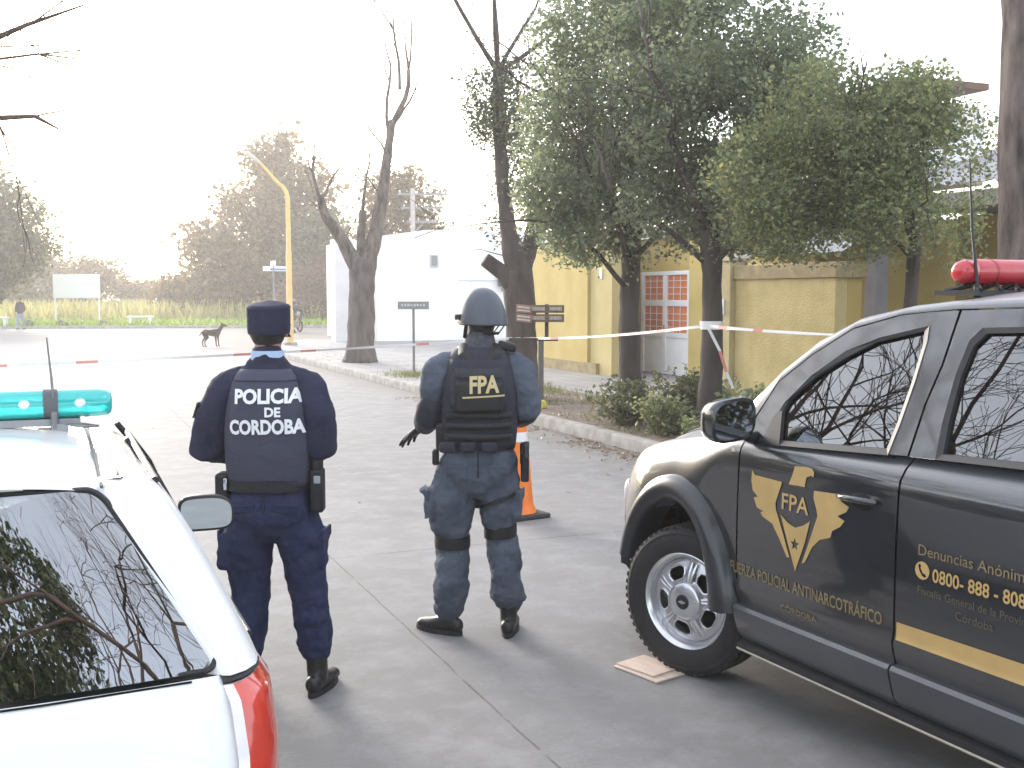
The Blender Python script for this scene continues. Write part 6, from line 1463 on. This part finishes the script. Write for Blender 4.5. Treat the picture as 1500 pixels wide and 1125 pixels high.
# --- distant walker at the left, rider on a motorcycle, dog
w2 = empty('person', (-1.35, 65.0, 0), R(150), 'distant walker in dark top and pale blue trousers at the far left', 'person')
B = MB(); head(B, (0, .01, 1.60), 0); B.limb([(0, 0, 1.40), (0, 0, 1.54)], [.06, .055], 10); B.limb([(0, 0, .9), (0, 0, 1.4)], [(.13, .09), (.15, .09)], 12)
for s in (-1, 1): B.limb([(.18 * s, 0, 1.38), (.25 * s, -.02, 1.12), (.22 * s, .10, .90)], [.045, .04, .032], 8); hand(B, (.22 * s, .10, .90), (0, .2, -1), (s, 0, 0), s); B.limb([(.09 * s, 0, .88), (.10 * s, .02 + .12 * s, .48), (.10 * s, .14 * s - .03, .06)], [.08, .055, .04], 8)
remesh(B.build('body', M_skin, w2, smooth=180), .012, 3)
b = MB(); b.limb([(0, 0, .86), (0, 0, 1.2), (0, 0, 1.42)], [(.18, .13), (.19, .13), (.15, .10)], 14); [b.limb([(.17 * s, 0, 1.40), (.25 * s, -.02, 1.12), (.23 * s, .07, .97)], [.07, .06, .05], 10) for s in (-1, 1)]; remesh(b.build('jacket', mat('dark_purple_jacket', (.035, .028, .04), .9), w2, smooth=180), .015, 3)
b = MB(); b.limb([(0, 0, .95), (0, 0, .82)], [(.17, .12), (.17, .13)], 12); [b.limb([(.09 * s, 0, .86), (.10 * s, .02 + .12 * s, .48), (.10 * s, .14 * s - .03, .10)], [.10, .085, .07], 10) for s in (-1, 1)]; remesh(b.build('trousers', mat('pale_blue_denim', (.22, .28, .34), .9), w2, smooth=180), .015, 3)
b = MB(); b.ell((0, -.01, 1.64), (.09, .10, .09), 12, 8); b.build('hair', M_hair, w2)
for s in (-1, 1): boot('shoe', w2, .10 * s, .14 * s - .05, 0, .10)
mc = empty('motorcycle', (11.2, 54.0, 0), R(-40), 'dark motorcycle with a rider at the far crossing beside the lamp', 'motorcycle')
for y, nm in ((.62, 'wheel'), (-.62, 'wheel')):
    b = MB(); b.lathe([(.20, -.035), (.27, -.045), (.30, -.02), (.30, .02), (.27, .045), (.20, .035), (.20, -.035)], 24, Matrix.Translation((0, y, .30)) @ Matrix.Rotation(R(90), 4, 'Y')); wq = b.build(nm, M_tyre, mc)
    b = MB(); [b.tube([(0, y, .30), (0, y + .21 * math.cos(t), .30 + .21 * math.sin(t))], .012, 5) for t in [k * math.pi / 3 for k in range(6)]]; b.build('rim', M_grey, wq)
b = MB(); b.limb([(0, .30, .85), (0, .02, .82)], [(.13, .10), (.10, .08)], 10, ref=(1, 0, 0)); b.build('fuel_tank', mat('bike_dark_paint', (.02, .02, .03), .3, coat=1), mc)
b = MB(); b.limb([(0, 0, .82), (0, -.62, .86)], [(.12, .05), (.10, .05)], 10, ref=(1, 0, 0)); b.build('seat', M_trim, mc)
b = MB(); b.limb([(0, .25, .42), (0, -.12, .42)], [(.14, .16)] * 2, 10); b.tube([(.12, .1, .3), (.14, -.3, .3), (.14, -.8, .38)], .04, 8); b.build('engine', M_grey, mc)
b = MB(); b.tube([(0, .62, .30), (0, .42, .95)], .035, 8); b.tube([(-.34, .30, 1.06), (-.1, .44, 1.0), (.1, .44, 1.0), (.34, .30, 1.06)], .016, 8); b.tube([(0, .42, .9), (0, .1, .55), (0, -.62, .30)], .03, 8); b.build('frame', M_trim, mc)
b = MB(); b.ell((0, .56, .92), (.09, .06, .09), 12, 8); b.build('headlight', M_clear, mc)
rd_ = empty('person', (11.2, 54.0, 0), R(-40), 'rider in dark blue sitting on the motorcycle at the far crossing', 'person')
B = MB(); head(B, (0, .06, 1.50), 0); B.limb([(0, .0, 1.32), (0, .04, 1.45)], [.06, .055], 10); B.limb([(0, -.20, .95), (0, -.02, 1.32)], [(.14, .10), (.16, .10)], 12)
for s in (-1, 1):
    B.limb([(.18 * s, -.02, 1.30), (.28 * s, .12, 1.10), (.32 * s, .28, 1.08)], [.05, .045, .035], 8); hand(B, (.32 * s, .27, 1.085), (0, 1, -.2), (0, .1, 1), -s, 1, .8)
    B.limb([(.10 * s, -.20, .93), (.18 * s, .20, .78), (.17 * s, .02, .36)], [.08, .06, .045], 8)
remesh(B.build('body', M_skin, rd_, smooth=180), .012, 3)
b = MB(); b.limb([(0, -.22, .92), (0, -.1, 1.15), (0, -.01, 1.36)], [(.18, .14), (.19, .14), (.14, .10)], 14); [b.limb([(.18 * s, -.02, 1.31), (.28 * s, .12, 1.11), (.31 * s, .24, 1.09)], [.075, .065, .05], 10) for s in (-1, 1)]; remesh(b.build('jacket', mat('rider_blue_jacket', (.05, .06, .10), .8), rd_, smooth=180), .015, 3)
b = MB(); b.limb([(0, -.24, .95), (0, -.2, .90)], [(.17, .13)] * 2, 12); [b.limb([(.10 * s, -.20, .92), (.18 * s, .20, .79), (.17 * s, .03, .40)], [.10, .085, .065], 10) for s in (-1, 1)]; remesh(b.build('trousers', mat('rider_trousers', (.03, .032, .04), .9), rd_, smooth=180), .015, 3)
b = MB(); b.ell((0, .04, 1.54), (.125, .145, .135), 16, 10); b.build('crash_helmet', mat('rider_helmet', (.10, .105, .12), .3, coat=.5), rd_, smooth=180)
for s in (-1, 1): boot('shoe', rd_, 0, 0, 0, .12); o = rd_.children[-1]; o.location = (.17 * s, .0, .28)
dg = empty('dog', (5.42, 40.3, 0), R(-66), 'dark brown dog standing on the road before the far crossing', 'dog')
B = MB()
B.limb([(0, .24, .52), (0, .12, .50), (0, -.10, .51), (0, -.30, .54)], [(.095, .13), (.105, .145), (.085, .105), (.08, .10)], 14, ref=(1, 0, 0))
B.limb([(0, .26, .56), (0, .36, .68), (0, .42, .76)], [(.075, .09), (.06, .07), (.055, .06)], 12)
B.limb([(0, .42, .78), (0, .50, .77), (0, .60, .735)], [(.058, .058), (.045, .045), (.026, .026)], 12)
for s in (-1, 1):
    B.limb([(.035 * s, .40, .82), (.05 * s, .37, .87)], [.022, .010], 8)
    B.limb([(.075 * s, .20, .48), (.08 * s, .18, .32), (.08 * s, .20, .18), (.08 * s, .20, .05), (.08 * s, .235, .025)], [.055, .036, .024, .022, .026], 9)
    B.limb([(.07 * s, -.30, .50), (.08 * s, -.24, .34), (.08 * s, -.36, .20), (.08 * s, -.34, .05), (.08 * s, -.30, .025)], [.075, .050, .024, .021, .026], 9)
B.limb([(0, -.36, .58), (0, -.46, .50), (0, -.52, .40)], [.026, .020, .012], 8)
remesh(B.build('body', mat('dark_dog_fur', (.020, .015, .013), .85, vscale=9, col2=(.05, .036, .028), bump=.4, bscale=60), dg, smooth=180), .010, 3)
for s in (-1, 1):
    b = MB(); b.ell((.026 * s, .478, .795), (.008, .008, .008), 8, 6); b.build('eye', M_gap, dg)
